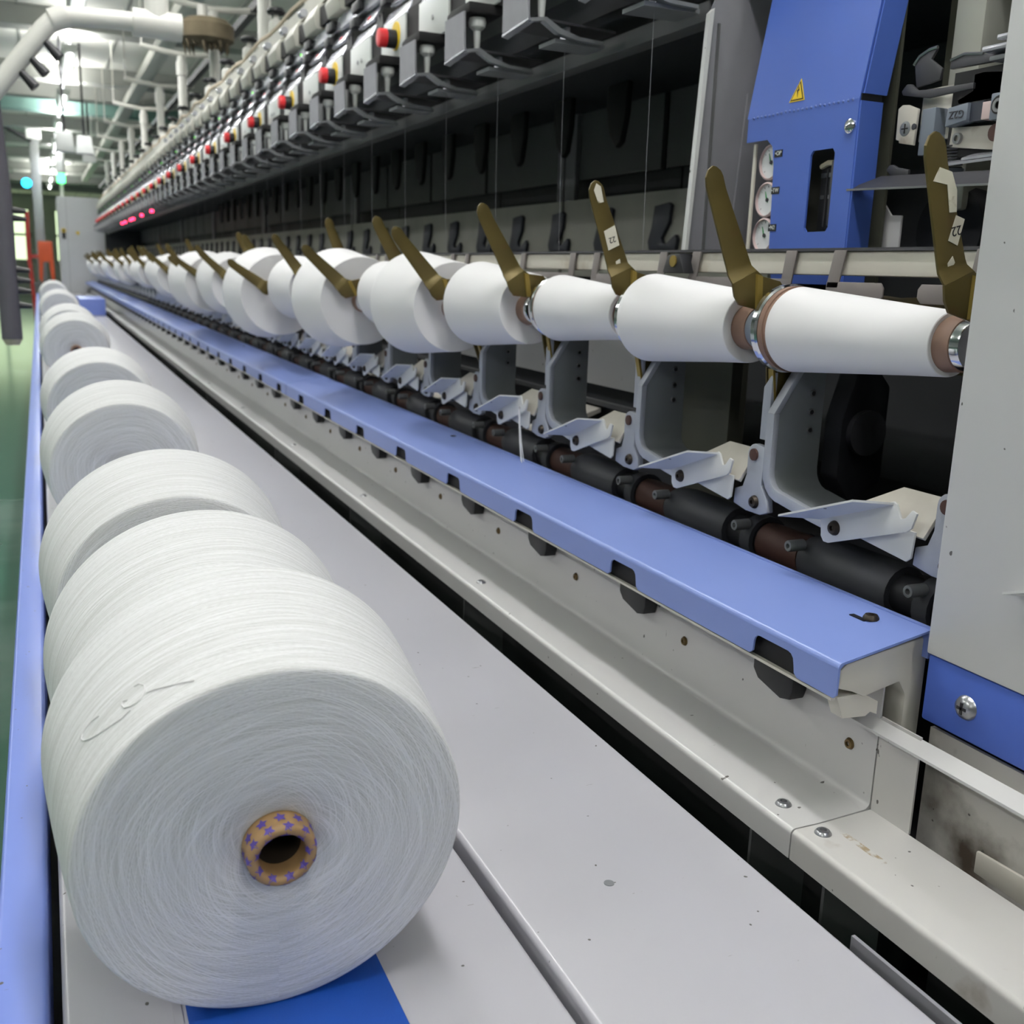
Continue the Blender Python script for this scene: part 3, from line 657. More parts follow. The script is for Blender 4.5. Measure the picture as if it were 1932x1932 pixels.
# grey back plate with dark hooks
B = (1.57, 2.5, .15)
bp_ = thing('hook_plate', B, 'long grey back plate with a row of dark curved hooks', 'panel')
for i, (a, b_) in enumerate(((1.9, 3.13), (3.15, 5.69), (5.71, 8.25), (8.27, 13.35), (13.37, YE))):
    MB().box(1.572, 1.58, a, b_, .0, .236).build('plate', 'back_plate', bp_, B)
hk = [(.030, .196), (-.012, .203), (-.020, .196), (-.016, .15), (.004, .11), (.0, .098), (-.012, .094), (-.026, .108), (-.038, .118), (-.044, .105), (-.040, .078), (.040, .078), (.046, .10), (.036, .14)]
me_hk = MB().poly([(a_ * 1.65, b__) for a_, b__ in hk], 'x', -.012, 0).mesh('hook', 'hook_dark', bev=.002)
for k in range(50): put(me_hk, bp_, B, (1.572, 2.505 + P * k, .0), 'hook')
# dark yarn guides hanging in the recess
for k in range(0, 22):
    y = 2.55 + P * k
    if k == 0:
        me_gd = MB().poly([(-.055, .50), (.05, .50), (.055, .44), (.03, .37), (-.005, .335), (-.03, .35), (-.05, .42)], 'x', 0, .02).mesh('lobe', 'black_matte', bev=.008)
    o = link('hanging_guide', me_gd); o.location = (1.42, y, H); tag(o, 'black rounded guide hanging in the dark recess, %s from the right' % ORD[k] if k < 12 else 'black rounded guide hanging far down the dark recess', 'guide', 'hanging guides in the recess' if k < 12 else 'far hanging guides')

# ================================================================== UPPER SPINNING UNITS
U = {}
U['front_plate'] = MB().poly([(-.056, .458), (.062, .452), (.062, .534), (-.05, .534)], 'x', .845, .849).mesh('front_plate', 'panel_grey')
U['plate_lip'] = MB().hexa([(.845, -.058, .460), (.845, .064, .450), (.858, .064, .447), (.858, -.058, .457)], [(.845, -.058, .455), (.845, .064, .446), (.858, .064, .443), (.858, -.058, .453)]).mesh('plate_lip', 'light_metal')
U['shelf'] = MB().poly([(.850, .452), (.875, .456), (.905, .438), (.945, .430), (1.0, .428), (1.0, .434), (.95, .436), (.91, .447), (.88, .463), (.850, .458)], 'y', -.062, -.045).mesh('shelf', 'steel_dull')
U['tray'] = MB().hexa([(.868, -.055, .459), (1.03, -.055, .452), (1.03, .06, .452), (.868, .06, .459)], [(.868, -.055, .463), (1.03, -.055, .456), (1.03, .06, .456), (.868, .06, .463)]).mesh('tray', 'dark_steel')
U['eyelet'] = MB().box(.930, .938, -.045, -.02, .428, .455).mesh('eyelet', 'light_metal')
U['bottom_bar'] = MB().box(.905, 1.01, -.05, .02, .424, .431).mesh('bottom_bar', 'steel_dull')
U['nozzle'] = MB().lathe([(.001, -.018), (.017, -.016), (.019, -.008), (.017, .002), (.008, .010), (.006, .045), (.001, .045)], (.885, -.028, .512), axis='z', n=16).mesh('nozzle', 'plastic_white')
for v in U['nozzle'].vertices: v.co.z = .512 - (v.co.z - .512)
U['black_box'] = MB().poly([(-.06, .532), (.075, .530), (.075, .548), (.05, .553), (-.06, .553)], 'x', .853, .93).mesh('black_box', 'black_matte', bev=.004)
U['back_bracket'] = MB().poly([(.11, .47), (.16, .47), (.16, .545), (.14, .56), (.11, .56)], 'x', .90, .905).mesh('back_bracket', 'frame_mid')
U['white_panel'] = MB().poly([(-.105, .575), (-.085, .552), (.105, .552), (.105, .650), (-.105, .652)], 'x', .908, .914).mesh('white_panel', 'plastic_white', bev=.0015)
U['panel_cap'] = MB().poly([(.912, .650), (.912, .658), (.93, .690), (.965, .700), (.965, .65)], 'y', -.10, .10).mesh('panel_cap', 'light_metal', bev=.004)
U['gap_plate'] = MB().box(.915, .965, .108, .212, .57, .66).mesh('gap_plate', 'black_matte')
U['fin'] = MB().poly([(.11, .66), (.125, .70), (.14, .675), (.16, .70), (.18, .665), (.2, .66)], 'x', .915, .922).mesh('fin', 'black')
U['slope_tray'] = MB().hexa([(.925, -.08, .705), (.955, -.08, .752), (.955, .08, .752), (.925, .08, .705)], [(.935, -.08, .700), (.962, -.08, .748), (.962, .08, .748), (.935, .08, .700)]).mesh('slope_tray', 'light_metal', bev=.002)
U['red_mark'] = MB().hexa([(.9325, -.012, .719), (.9375, -.012, .727), (.9375, .012, .727), (.9325, .012, .719)], [(.934, -.012, .718), (.939, -.012, .726), (.939, .012, .726), (.934, .012, .718)]).mesh('red_mark', 'red')
U['lower_sensor'] = MB().box(.915, .955, .085, .145, .715, .742).mesh('lower_sensor', 'black', bev=.005)
U['upper_sensor'] = MB().box(.918, .960, .05, .135, .757, .785).mesh('upper_sensor', 'black', bev=.005)
U['led'] = MB().cyl((.912, .155, .748), (.916, .155, .748), .004, n=12).mesh('led', 'led_green')
U['holder_strip'] = MB().box(.935, .965, -.14, .18, .752, .790).mesh('holder_strip', 'light_metal', bev=.003)
U['beige_box'] = MB().poly([(.915, .795), (.965, .788), (.965, .885), (.925, .875), (.905, .835)], 'y', -.075, .09).mesh('beige_box', 'beige_box', bev=.003)
U['box_side'] = MB().box(.925, .965, .095, .235, .80, .86).mesh('box_side', 'black_matte')
U['side_roller'] = MB().cyl((.915, .11, .882), (.915, .15, .882), .014, n=14).mesh('side_roller', 'light_metal')
U['top_strip'] = MB().box(.94, .965, -.16, .16, .885, .93).mesh('top_strip', 'beige_box')
ST = {}
ST['yellow_disc'] = MB().cyl((.905, -.03, .608), (.908, -.03, .608), .036, n=28).mesh('yellow_disc', 'yellow')
ST['button_base'] = MB().cyl((.905, -.03, .600), (.880, -.03, .600), .024, .023, n=24).mesh('button_base', 'black', bev=.002)
ST['red_button'] = MB().cyl((.880, -.03, .600), (.858, -.03, .600), .024, .023, n=24).mesh('red_button', 'red', bev=.003)
RV = MB().cyl((.9075, 0, .60), (.905, 0, .60), .006, n=10).mesh('rivet', 'steel')
for k in range(5, 59):
    y = P * k
    stop = (k % 2 == 1)
    near = k < 17
    lab = ('upper spinning unit with red stop button on yellow disc' if stop else 'upper spinning unit with plain riveted white cover')
    lab += ', %s from the right' % ORD[(k - 5) // 2] if near else ', in the blurred far stretch'
    t = thing('spinning_unit', (0, y, 0), lab, 'spinning unit', 'upper spinning units' if near else ('far units with stop button' if stop else 'far plain units'))
    for nm, me in U.items():
        if nm == 'led' and k % 3: continue
        if k > 26 and nm in ('fin', 'red_mark', 'side_roller', 'plate_lip', 'bottom_bar', 'eyelet'): continue
        link(nm, me, t)
    if stop:
        for nm, me in ST.items(): link(nm, me, t)
    else:
        for dy in ((0,) if k % 4 == 0 else (-.02, .02)):
            o = link('rivet', RV, t); o.location.y = dy
for i, y in enumerate((9.117, 10.034, 10.958, 11.278, 11.989, 12.43)):
    b_ = (.86, y, .40); o = thing('signal_light', b_, '', 'signal light'); MB().cyl((-.015, 0, 0), (.01, 0, 0), .012, n=12).build('lens', 'led_red', o); MB().box(.0, .008, -.004, .004, .0, .055).build('stalk', 'dark_steel', o); tag(o, 'glowing pink-red signal light low on the far units, %s of six from the right' % ORD[i], 'signal light', 'red signal lights')
for k in range(5, 26):        # yarn running down from the units
    y = P * k - .033
    o = MB().tube([(.934, y, .43), (.936, y, .2), (.94, y, .0)], .00028, 5).build('yarn_strand', 'strand')
    tag(o, 'thin yarn strand hanging in front of the dark recess, %s from the right' % ORD[k - 5] if k < 17 else 'thin yarn strand hanging in the blurred far recess', 'yarn', 'hanging yarn strands' if k < 17 else 'far yarn strands')
# rope and pipe line above the beige boxes
pts = []
for i in range(80): pts.append((.945 + .004 * (i % 3), 2.0 + i * .21, .955 + .012 * math.sin(i * 1.9)))
o = MB().tube(pts, .008, 6).build('cable_run', 'rope'); tag(o, 'pale cable strapped along the top of the upper units', 'cable')
# black capped feed cups
me_cap = MB().lathe([(.001, .012), (.030, .011), (.039, .004), (.041, -.004), (.036, -.013), (.001, -.014)], axis='z', n=24).mesh('cap', 'black')
me_cup = MB().lathe([(.010, -.013), (.012, -.03), (.030, -.045), (.032, -.08), (.018, -.13), (.001, -.13)], axis='z', n=18).mesh('cup', 'pvc')
me_stem = MB().box(.035, .07, -.012, .012, -.10, -.03).mesh('stem', 'beige_box', bev=.004)
me_mot = MB().cyl((.03, .06, -.06), (.03, .13, -.06), .028, n=16).mesh('cup_motor', 'panel_grey', bev=.004)
for k in range(0, 23):
    y = 4.148 - .64 + .64 * k
    t = thing('feed_cup', (.99, y, 1.06), 'black-capped white feed cup on top of the machine, %s from the right' % ORD[k] if k < 9 else 'tiny black-capped feed cup at the far end of the machine top', 'feed cup', 'black capped feed cups' if k < 9 else 'far feed cups')
    for me, nm in ((me_cap, 'cap'), (me_cup, 'cup'), (me_stem, 'stem'), (me_mot, 'cup_motor')): link(nm, me, t)

# ================================================================== OVERHEAD RAILS, DROPPERS, CLEANER
o = MB().box(1.13, 1.27, 1, 30, 1.94, 2.05).build('overhead_rail', 'pvc', bev=.01); tag(o, 'white overhead rail under the ceiling above the machine', 'rail')
o = MB().box(1.33, 1.38, 1, 26, 1.57, 1.62).build('conduit', 'dark_steel'); tag(o, 'thin dark conduit running above the feed cups', 'conduit')
for j in range(9):
    y = 5.6 + 1.63 * j
    t = thing('dropper_pipe', (1.1, y, 1.05), 'white vertical dropper pipe with curved cross arm, %s from the right' % ORD[j], 'pipe', 'white dropper pipes')
    MB().cyl((0, 0, 0), (0, 0, .50), .033, n=14).build('pipe', 'pvc', t)
    MB().cyl((0, 0, .36), (0, 0, .46), .042, n=14).build('coupling', 'pvc', t)
    MB().tube([(.30, 0, .54), (.15, 0, .52), (0, 0, .51), (-.15, 0, .525), (-.30, 0, .55)], .02, 8).build('cross_arm', 'pvc', t)
    MB().cyl((-.29, 0, .55), (-.29, 0, 1.14), .006, n=6).build('hanger_rod', 'pvc', t)
t = thing('dust_collector', (1.02, 7.0, 1.31), 'dusty brown lint-hung fan unit under the overhead rail', 'fan')
MB().lathe([(.001, .14), (.13, .135), (.165, .10), (.165, .02), (.12, -.005), (.001, -.01)], axis='z', n=28).build('drum', 'dust', t)
MB().cyl((-.02, 0, .05), (-.02, 0, .22), .03, n=12).build('inlet', 'pvc', t)
lm = MB()
for i in range(26):
    a = random.uniform(0, 6.28); r = random.uniform(.06, .15); l = random.uniform(.02, .07)
    lm.cyl((r * math.cos(a), r * math.sin(a), .01), (r * math.cos(a) + .01, r * math.sin(a), .0 - l), .012, .003, 6)
tag(lm.build('lint_fringe', 'dust', t), kind='stuff')
t = thing('cleaner_pipe', (-.02, 4.0, .5), 'white bent cleaner pipe with black nozzles at upper left', 'pipe')
bz = (-.02, 4.0, .5)
MB().tube([(-.19, 4, .415), (-.08, 4, .555), (.06, 4, .735), (.10, 4, .775), (.13, 4, .785), (.30, 4, .792), (.36, 4, .792)], .031, 16).build('pipe', 'pvc', t, bz)
MB().cyl((.34, 4, .792), (.50, 4, .79), .045, n=18).build('collar', 'pvc', t, bz)
MB().cyl((.085, 4, .765), (.135, 4, .786), .037, n=16).build('elbow_ring', 'pvc', t, bz)
MB().cyl((.42, 4, .79), (.42, 4, 2.0), .04, n=14).build('riser', 'pvc', t, bz)
for x in (-.035, .0, .045):
    z = .60 + (x + .035) * 1.25
    MB().cyl((x + .02, 3.99, z - .005), (x + .06, 3.98, z - .05), .012, .018, 12).build('nozzle', 'black', t, bz)
t = thing('suction_hose', (-.098, 4.0, -.28), 'dark grey hanging cleaner hose with black side nozzles at the left edge', 'hose'); bz = (-.098, 4., -.28)
MB().tube([(-.112, 4, .50), (-.098, 4, .2), (-.102, 4, 0), (-.100, 4, -.275)], [.028, .029, .031, .033], 18).build('hose', 'hose_grey', t, bz)
MB().cyl((-.1, 4, -.275), (-.1, 4, -.295), .032, .022, 16).build('lint_end', 'lint', t, bz)
for z in (.155, .130, -.04, -.075, -.11, -.16): MB().cyl((-.075, 4, z), (-.03, 4, z - .004), .012, .007, 10).build('nozzle', 'black', t, bz)

# ================================================================== FAR LEFT THINGS
t = thing('far_cabinet', (.7, 19.3, -H), 'white control cabinet closing the far end of the machine', 'cabinet'); bz = (.7, 19.3, -H)
MB().box(.33, 1.035, 19.2, 20.2, -H + .02, 1.0).build('body', 'far_white', t, bz, bev=.01)
for x, z in ((.405, .46), (.985, .89)):
    kk = MB().cyl((x, 19.17, z), (x, 19.2, z), .035, n=16).build('lock', 'yellow', t, bz); MB().cyl((x, 19.16, z), (x, 19.17, z), .02, n=12).build('keyhole', 'black', kk)
    MB().box(x - .025, x + .025, 19.18, 19.2, z - .13, z - .03).build('key', 'black', t, bz)
MB().cyl((.62, 19.18, .43), (.62, 19.2, .43), .04, n=3).build('warning_mark', 'yellow', t, bz)
MB().box(.46, .463, 19.195, 19.2, -H + .05, .98).build('door_gap', 'frame_mid', t, bz)
o = MB().box(.345, .60, 11.6, 12.6, ZT + .001, ZT + .17).build('deck_box', 'blue_rail', bev=.012); tag(o, 'low blue box standing on the deck at the far end', 'box')
t = thing('signal_tower', (.42, 19.4, 1.0), 'green lit signal tower above the far cabinet', 'signal lamp'); bz = (.42, 19.4, 1.0)
MB().cyl((.42, 19.4, 1.0), (.42, 19.4, 1.23), .03, n=12).build('pole', 'pvc', t, bz)
MB().cyl((.42, 19.4, 1.23), (.42, 19.4, 1.37), .06, n=16).build('green_lens', 'lamp_green', t, bz)
MB().cyl((.42, 19.4, 1.37), (.42, 19.4, 1.7), .07, n=16).build('cap', 'plastic_white', t, bz)
t = thing('indicator_lamp', (-.11, 20.45, 1.254), 'cyan-blue indicator lamp on the grey column at far left', 'lamp'); MB().cyl((0, -.06, 0), (0, -.01, 0), .08, n=16).build('lens', 'lamp_blue', t)
MB().box(-.05, .08, -.01, .03, -.05, .05).build('bracket', 'steel_dull', t)
t = thing('steel_column', (.05, 20.4, -H), 'grey aluminium column with white head at far left', 'column'); bz = (.05, 20.4, -H)
MB().box(-.03, .122, 20.4, 20.55, -H, 2.05).build('column', 'steel_dull', t, bz, bev=.01)
MB().box(-.07, .165, 20.35, 20.6, 1.98, 2.2).build('head', 'plastic_white', t, bz, bev=.01)
MB().tube([(-.5, 20.3, 2.19), (0, 20.4, 1.95)], .035, 8).build('stay', 'black', t, bz)
t = thing('orange_stand', (.06, 19.6, -H), 'orange and red tool stand beside the grey column at far left', 'stand'); bz = (.06, 19.6, -H)
MB().tube([(-.14, 19.6, .75), (-.145, 19.6, .0), (-.10, 19.6, -.84), (-.09, 19.6, -H)], .034, 8).build('red_rod', 'red_rack', t, bz)
MB().poly([(0, .28), (.22, .28), (.24, -.40), (.18, -.42), (.155, -.06), (.07, -.06), (.04, -.40), (-.01, -.34)], 'y', 19.6, 19.72).build('orange_fork', 'orange', t, bz, bev=.01)
MB().box(-.11, .25, 19.58, 19.8, -H, -.40).build('base_column', 'frame_mid', t, bz)
MB().box(-.14, .0, 19.64, 19.70, .0, .06).build('tie', 'red_rack', t, bz)
for j, (x, y, z) in enumerate(((.30, 11.5, 1.12), (.52, 12.5, 1.2), (.72, 16, 1.4))):
    t = thing('hanging_lamp', (x, y, z), ('white hanging canopy lamp above the signal tower', 'white hanging canopy lamp left of the feed cups', 'white hanging canopy lamp furthest down the aisle')[j], 'lamp')
    MB().poly([(-.09, -.1), (.09, -.1), (.07, .08), (-.07, .08)], 'y', -.08, .08).build('shade', 'plastic_white', t, bev=.01)
    MB().cyl((0, 0, .08), (0, 0, 2.2 - z), .012, n=8).build('rod', 'black', t)

# ================================================================== WHITE END CABINET (right)
B = (.8, .4, -H)
ec = thing('end_cabinet', B, 'tall off-white end cabinet with a blue lower strip at the right edge', 'cabinet')
MB().box(.79, 1.74, -1.2, .722, -.357, .56).build('white_panel', 'cabinet_white', ec, B, bev=.003)
MB().box(.792, 1.0, -1.2, .720, -.427, -.358).build('blue_strip', 'blue_strip', ec, B, bev=.003)
MB().box(.83, 1.74, -1.2, .70, -H, -.427).build('base', 'black_matte', ec, B)
sm = MB().lathe([(.001, -.007), (.006, -.0065), (.0105, -.004), (.0125, 0)], (.792, .667, -.394), axis='x', n=24).build('screw', 'steel', ec, B)
MB().box(.7846, .786, .6615, .6725, -.3955, -.3925).build('slot', 'black', ec, B); MB().box(.7846, .786, .6655, .6685, -.4, -.388).build('slot', 'black', ec, B)

# ================================================================== BLUE SERVICE CARRIAGE
B = (1.05, 1.26, .0)
ca = thing('service_carriage', B, 'blue service carriage with pressure gauges and a high-voltage warning triangle', 'machine carriage')
XF = 1.0
# lower front: outline with notch for the gauges and the rectangular slot
YA, YB = 1.140, 1.380       # right (near) and left (far) edges
lower = MB()
t_ = .003
zc = .241
lower.poly([(YA, .0), (1.178, .0), (1.178, zc), (YA, zc)], 'x', XF, XF + t_)          # right of the slot
lower.poly([(1.178, .0), (1.228, .0), (1.228, .078), (1.223, .072), (1.183, .072), (1.178, .078)], 'x', XF, XF + t_)
lower.poly([(1.178, .176), (1.183, .182), (1.223, .182), (1.228, .176), (1.228, zc), (1.178, zc)], 'x', XF, XF + t_)
lower.poly([(1.228, .0), (1.290, .0), (1.303, .03), (1.310, .17), (1.316, .196), (1.330, .207), (YB, .207), (YB, zc), (1.228, zc)], 'x', XF, XF + t_)
lower.build('lower_cover', 'blue_paint', ca, B)
MB().hexa([(XF, YA, zc), (XF, YB + .003, zc), (XF + .003, YB + .003, zc), (XF + .003, YA, zc)], [(XF + .042, YA, .50), (XF + .042, YB + .003, .50), (XF + .045, YB + .003, .50), (XF + .045, YA, .50)]).build('upper_cover', 'blue_paint', ca, B)
MB().poly([(XF + .001, .0), (XF + .038, .0), (XF + .038, .238), (XF + .001, .238)], 'y', YA - .003, YA).build('side_cover', 'blue_paint', ca, B)
MB().poly([(XF + .004, .247), (XF + .042, .247), (XF + .082, .50), (XF + .044, .50)], 'y', YA - .004, YA - .001).build('side_cover', 'blue_paint', ca, B)
MB().box(XF + .002, XF + .036, YA - .002, YA + .01, .238, .247).build('cover_gap', 'black', ca, B)
wl = MB()
for i in range(24): wl.lathe([(.001, -.0018), (.0022, 0)], (XF - .0002, YA + .012 + i * .0093, zc + random.uniform(-.0006, .0006)), axis='x', n=6)
tag(wl.build('weld_bead', 'blue_cover', ca, B), kind='stuff')
MB().lathe([(.001, -.006), (.006, -.0055), (.0095, -.003), (.010, 0)], (XF, 1.152, .207), axis='x', n=20).build('screw', 'chrome', ca, B)
MB().box(XF + .06, XF + .065, YA, YB, 0, .5).build('inner_plate', 'frame_olive', ca, B)
# slot contents
MB().box(XF + .02, XF + .05, 1.195, 1.226, .075, .160).build('terminal_block', 'black', ca, B, bev=.002)
MB().box(XF + .008, XF + .05, 1.180, 1.193, .080, .168).build('terminal_block', 'dark_steel', ca, B, bev=.003)
MB().box(XF + .018, XF + .05, 1.2095, 1.2115, .08, .158).build('divider', 'dark_steel', ca, B)
for y in (1.203, 1.219):
    MB().box(XF + .0185, XF + .02, y - .005, y + .005, .147, .153).build('terminal', 'steel', ca, B); MB().box(XF + .0185, XF + .02, y - .003, y + .003, .118, .123).build('terminal', 'steel', ca, B)
MB().tube([(XF + .02, 1.226, .162), (XF + .018, 1.21, .166), (XF + .018, 1.195, .165), (XF + .015, 1.186, .170)], .004, 6).build('wire', 'lint', ca, B)
# gauges
for y, z, lab in ((1.332, .176, 'pressure gauge beside the OP tag'), (1.334, .122, 'pressure gauge beside the TW tag'), (1.334, .070, 'pressure gauge beside the N2 tag')):
    gg = MB().lathe([(.001, .022), (.023, .022), (.026, .018), (.026, -.002), (.0235, -.004), (.0235, .001)], (XF + .012, y, z), axis='x', n=28).build('gauge', 'pink_tile', ca, B); gg['label'] = lab
    MB().cyl((XF + .013, y, z), (XF + .0135, y, z), .0234, n=28).build('dial', 'gauge_face', gg)
    MB().poly([(y - .002, z - .004), (y + .002, z - .002), (y + .006, z + .013)], 'x', XF + .0115, XF + .0125).build('needle', 'gauge_green', gg)
    MB().cyl((XF + .011, y, z), (XF + .0125, y, z), .003, n=10).build('hub', 'dark_steel', gg)
    tk = MB()
    for a in range(-130, 140, 26):
        ca_, sa = math.sin(math.radians(a)), math.cos(math.radians(a)); tk.hexa([(XF + .0128, y + ca_ * .018 - sa * .0006, z + sa * .018), (XF + .0128, y + ca_ * .018 + sa * .0006, z + sa * .018), (XF + .0128, y + ca_ * .021 + sa * .0006, z + sa * .021), (XF + .0128, y + ca_ * .021 - sa * .0006, z + sa * .021)], [(XF + .0133, y + ca_ * .018 - sa * .0006, z + sa * .018), (XF + .0133, y + ca_ * .018 + sa * .0006, z + sa * .018), (XF + .0133, y + ca_ * .021 + sa * .0006, z + sa * .021), (XF + .0133, y + ca_ * .021 - sa * .0006, z + sa * .021)])
    tk.build('scale_marks', 'ink', gg)
MB().box(XF + .008, XF + .011, 1.366, 1.372, 0, .205).build('edge_strip', 'rail_cream', ca, B)
for z, tx in ((.185, '\u2022OP'), (.133, '\u2022TW'), (.080, '\u2022N2')):
    tg = MB().poly([(1.291, z - .005), (1.309, z - .005), (1.309, z + .005), (1.291, z + .005)], 'x', XF - .0008, XF).build('gauge_tag', 'black', ca, B)
    l = link('lettering', text_mesh(tx, .0085, 'plastic_white'), tg); l.location = (XF - .001, 1.300, z); l.rotation_euler = (math.pi / 2, 0, -math.pi / 2)
# warning triangle on the sloping cover
sl_ = .042 / (.50 - zc)
def on_slope(y, z, d): return (XF + (z - zc) * sl_ - d, y, z)
def slope_poly(pts, d0, d1, nm, m_, par=ca):
    n = len(pts); return MB().add([on_slope(y, z, d0) for y, z in pts] + [on_slope(y, z, d1) for y, z in pts], [tuple(range(n)), tuple(range(2 * n - 1, n - 1, -1))] + [(i, (i + 1) % n, (i + 1) % n + n, i + n) for i in range(n)]).build(nm, m_, par, B if par is ca else None)
wt = slope_poly([(1.288, .2535), (1.2545, .2535), (1.271, .2845)], .0002, .0008, 'warning_triangle', 'yellow')
slope_poly([(1.2855, .2550), (1.257, .2550), (1.271, .2815)], .0008, .0011, 'triangle_border', 'ink', wt)
slope_poly([(1.2830, .2565), (1.2595, .2565), (1.271, .2780)], .0011, .0014, 'triangle_field', 'yellow', wt)
slope_poly([(1.2725, .2750), (1.2690, .2680), (1.2715, .2675), (1.2705, .2590), (1.2745, .2690), (1.2720, .2695)], .0014, .0018, 'lightning_mark', 'ink', wt)
# grey side panel left of the carriage
MB().poly([(.979, .03), (1.20, .03), (1.20, .50), (1.03, .50), (.997, .412)], 'y', 1.50, 1.503).build('grey_panel', 'panel_grey', ca, B)
MB().poly([(.974, .03), (.980, .03), (1.000, .420), (.992, .412)], 'y', 1.492, 1.503).build('panel_edge', 'clip_white', ca, B)
MB().box(1.012, 1.016, 1.496, 1.4995, .03, .40).build('panel_crease', 'frame_mid', ca, B)
MB().poly([(1.06, .05), (1.2, .05), (1.2, .30), (1.075, .30)], 'y', 1.49, 1.494).build('inner_panel', 'panel_grey', ca, B)

# ---- knotter mechanism right of the carriage
B = (1.1, 1.0, .1)
kn = thing('knotter_head', B, 'dark splicing mechanism with steel fingers, springs and a grey block marked G2Z', 'mechanism')
MB().box(1.14, 1.145, .73, 1.14, .03, .50).build('rear_wall', 'frame_olive', kn, B)
MB().box(1.13, 1.745, .723, .73, .03, .5).build('side_wall', 'black_matte', kn, B)
MB().box(1.09, 1.14, 1.033, 1.082, .10, .50).build('column', 'back_plate', kn, B, bev=.006)
MB().hexa([(1.00, 1.147, .126), (1.00, .80, .116), (1.03, .80, .134), (1.03, 1.118, .143)], [(1.00, 1.147, .124), (1.00, .80, .114), (1.03, .80, .131), (1.03, 1.118, .140)]).build('blade_tray', 'dark_steel', kn, B)
MB().hexa([(.999, 1.147, .1265), (.999, .80, .1165), (1.002, .80, .1165), (1.002, 1.147, .1265)], [(.999, 1.147, .124), (.999, .80, .114), (1.002, .80, .114), (1.002, 1.147, .124)]).build('blade_edge', 'steel', kn, B)
# upper steel fingers
def plate(pts, x0, x1, nm, m_, bev=.001): return MB().poly(pts, 'x', x0, x1).build(nm, m_, kn, B, bev=bev)
plate([(1.095, .278), (1.090, .286), (1.072, .292), (1.060, .293), (1.068, .282), (1.048, .268), (1.05, .255), (1.088, .250)], 1.045, 1.049, 'steel_finger', 'dark_steel')
MB().tube([(1.045, 1.096, .279), (1.045, 1.088, .288), (1.045, 1.072, .2935), (1.045, 1.059, .2945)], .0022, 6).build('finger_edge', 'steel', kn, B)
plate([(1.108, .248), (1.10, .256), (1.092, .255), (1.08, .246), (1.05, .244), (.99, .243), (.99, .236), (1.06, .234), (1.105, .243)], 1.04, 1.044, 'steel_finger', 'dark_steel')
plate([(1.04, .276), (1.02, .280), (.99, .276), (.93, .270), (.93, .264), (1.04, .266)], 1.05, 1.056, 'steel_finger', 'dark_steel')
MB().tube([(1.05, 1.04, .2765), (1.05, 1.02, .2805), (1.05, .99, .2765)], .002, 6).build('finger_edge', 'steel', kn, B)
MB().box(1.03, 1.06, .90, .975, .2725, .279).build('finger_pad', 'light_metal', kn, B, bev=.002)
MB().box(1.03, 1.06, .88, .955, .283, .289).build('finger_pad', 'light_metal', kn, B, bev=.002)
MB().box(1.035, 1.06, .89, .967, .262, .268).build('finger_pad', 'steel_dull', kn, B, bev=.002)
MB().box(1.06, 1.09, 1.04, 1.09, .185, .25).build('guide_plate', 'rail_cream', kn, B, bev=.002)
plate([(1.105, .226), (1.098, .230), (1.088, .229), (1.07, .222), (1.072, .178), (1.098, .183), (1.098, .186), (1.104, .188)], 1.035, 1.039, 'clamp_plate', 'clip_beige')
MB().lathe([(.001, -.0008), (.009, -.0005), (.0095, .001)], (1.035, 1.089, .200), axis='x', n=20).build('screw', 'steel', kn, B)
MB().box(1.0335, 1.0345, 1.0835, 1.0945, .1993, .2007).build('slot', 'ink', kn, B); MB().box(1.0335, 1.0345, 1.0883, 1.0897, .194, .206).build('slot', 'ink', kn, B)
MB().cyl((1.0345, 1.074, .201), (1.036, 1.074, .201), .004, n=12).build('hole', 'dark_steel', kn, B)
MB().box(1.04, 1.08, 1.045, 1.068, .165, .222).build('slide_block', 'block_grey', kn, B, bev=.002)
gz = MB().hexa([(1.03, 1.018, .194), (1.03, .985, .199), (1.03, .985, .219), (1.03, 1.016, .216)], [(1.06, 1.018, .194), (1.06, .985, .199), (1.06, .985, .219), (1.06, 1.016, .216)]).build('marked_block', 'block_grey', kn, B, bev=.0015)
l = link('lettering', text_mesh('G2Z', .0125, 'dark_steel', extrude=.0006), gz); l.location = (1.0298, 1.001, .2072); l.rotation_euler = (math.pi / 2, 0, -math.pi / 2)
l.rotation_euler = (math.pi / 2, math.pi, -math.pi / 2)
MB().box(1.035, 1.06, .966, .985, .197, .219).build('spacer', 'hook_dark', kn, B)
MB().box(1.033, 1.06, .951, .966, .197, .217).build('pad', 'pink_tile', kn, B, bev=.001)
MB().box(1.028, 1.06, .925, .950, .194, .224).build('nut_block', 'block_grey', kn, B, bev=.002)
MB().cyl((1.027, .937, .210), (1.03, .937, .210), .0105, n=20).build('washer', 'ink', kn, B)
MB().lathe([(.004, -.0025), (.0045, -.004), (.0078, -.004), (.008, 0)], (1.0275, .935, .209), axis='x', n=18).build('cap_screw', 'steel', kn, B)
plate([(1.022, .228), (1.0, .236), (1.0, .255), (.985, .256), (.955, .252), (.94, .235), (.94, .222), (1.02, .222)], 1.05, 1.054, 'cam_plate', 'clip_beige')
plate([(1.022, .172), (.93, .160), (.93, .190), (1.02, .195)], 1.045, 1.049, 'lever_plate', 'clip_beige')
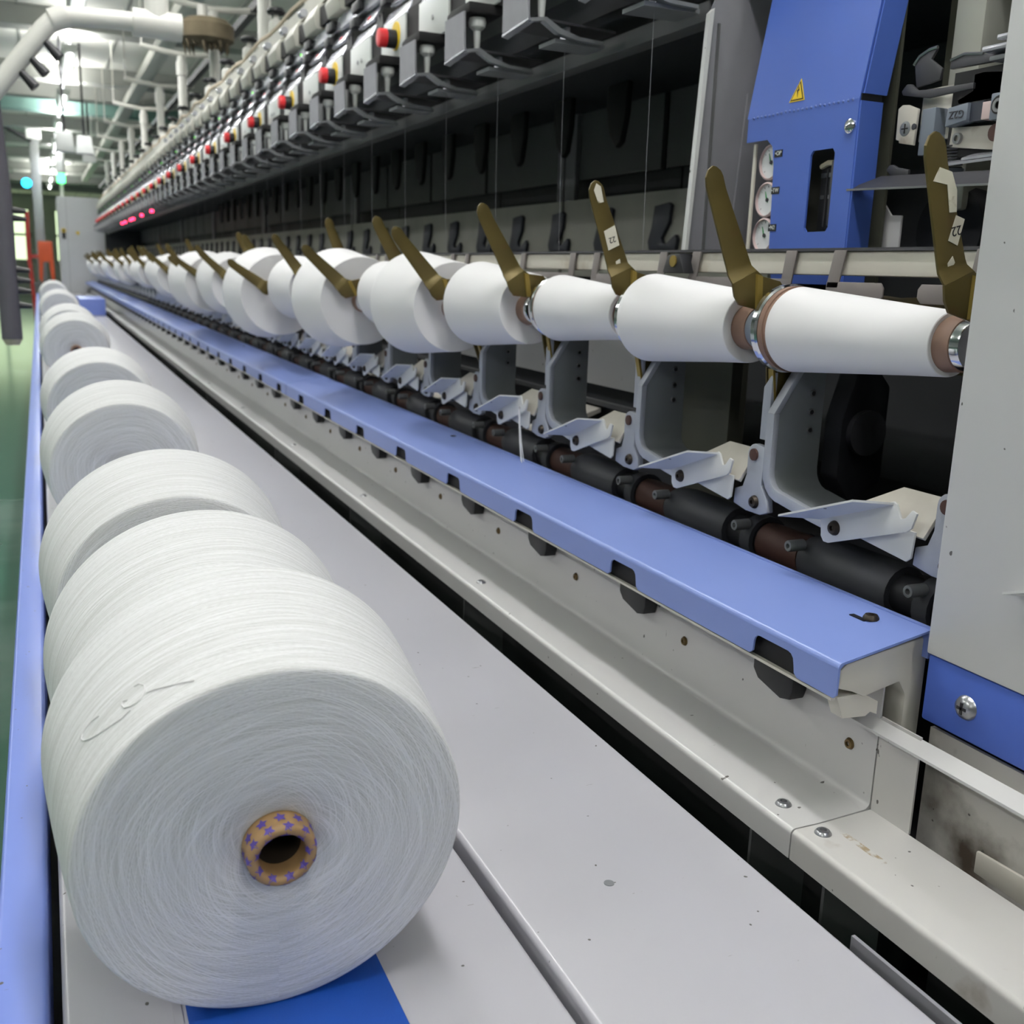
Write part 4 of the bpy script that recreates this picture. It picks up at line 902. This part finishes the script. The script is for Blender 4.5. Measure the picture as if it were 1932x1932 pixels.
MB().lathe([(.003, -.002), (.0035, -.004), (.0065, -.004), (.007, 0)], (1.045, 1.008, .181), axis='x', n=16).build('cap_screw', 'steel', kn, B)
MB().cyl((1.03, .94, .18), (1.045, .94, .18), .010, n=18).build('pin', 'shaft_brown', kn, B)
sp = MB()
sp.tube([(1.055 + .011 * math.cos(i * .7), 1.022 + .011 * math.sin(i * .7), .145 + i * .00042) for i in range(72)], .0013, 5)
sp.build('spring', 'dark_steel', kn, B)
MB().cyl((1.055, 1.022, .128), (1.055, 1.022, .147), .014, n=16).build('spring_seat', 'block_grey', kn, B)
plate([(1.11, .150), (1.105, .156), (1.098, .156), (1.09, .152), (1.07, .148), (1.07, .140), (1.10, .142)], 1.03, 1.034, 'steel_finger', 'dark_steel')
MB().hexa([(1.03, 1.035, .150), (1.03, .90, .153), (1.05, .90, .158), (1.05, 1.03, .156)], [(1.03, 1.035, .147), (1.03, .90, .150), (1.05, .90, .155), (1.05, 1.03, .153)]).build('blade', 'light_metal', kn, B)
MB().hexa([(1.035, .99, .156), (1.035, .90, .158), (1.05, .90, .163), (1.05, .985, .162)], [(1.035, .99, .153), (1.035, .90, .155), (1.05, .90, .160), (1.05, .985, .159)]).build('blade', 'light_metal', kn, B)
MB().box(1.05, 1.10, .80, 1.03, .16, .26).build('mechanism_core', 'black_matte', kn, B)
MB().lathe([(.01, .0), (.055, .0), (.060, .012), (.058, .03), (.01, .03)], (1.10, 1.06, .075), axis='x', n=36).build('suction_drum', 'black', kn, B)
MB().poly([(1.19, .02), (1.12, .02), (1.12, .095), (1.14, .096), (1.155, .112), (1.19, .115)], 'x', 1.075, 1.079).build('white_shield', 'cabinet_white', kn, B, bev=.001)
MB().lathe([(.001, -.004), (.006, -.003), (.007, 0)], (1.138, 1.13, .175), axis='x', n=16).build('brass_bolt', 'bolt', kn, B)
for y, z in ((1.128, .235), (1.12, .205), (1.105, .22)): MB().cyl((1.1385, y, z), (1.1395, y, z), .0025, n=10).build('hole', 'ink', kn, B)
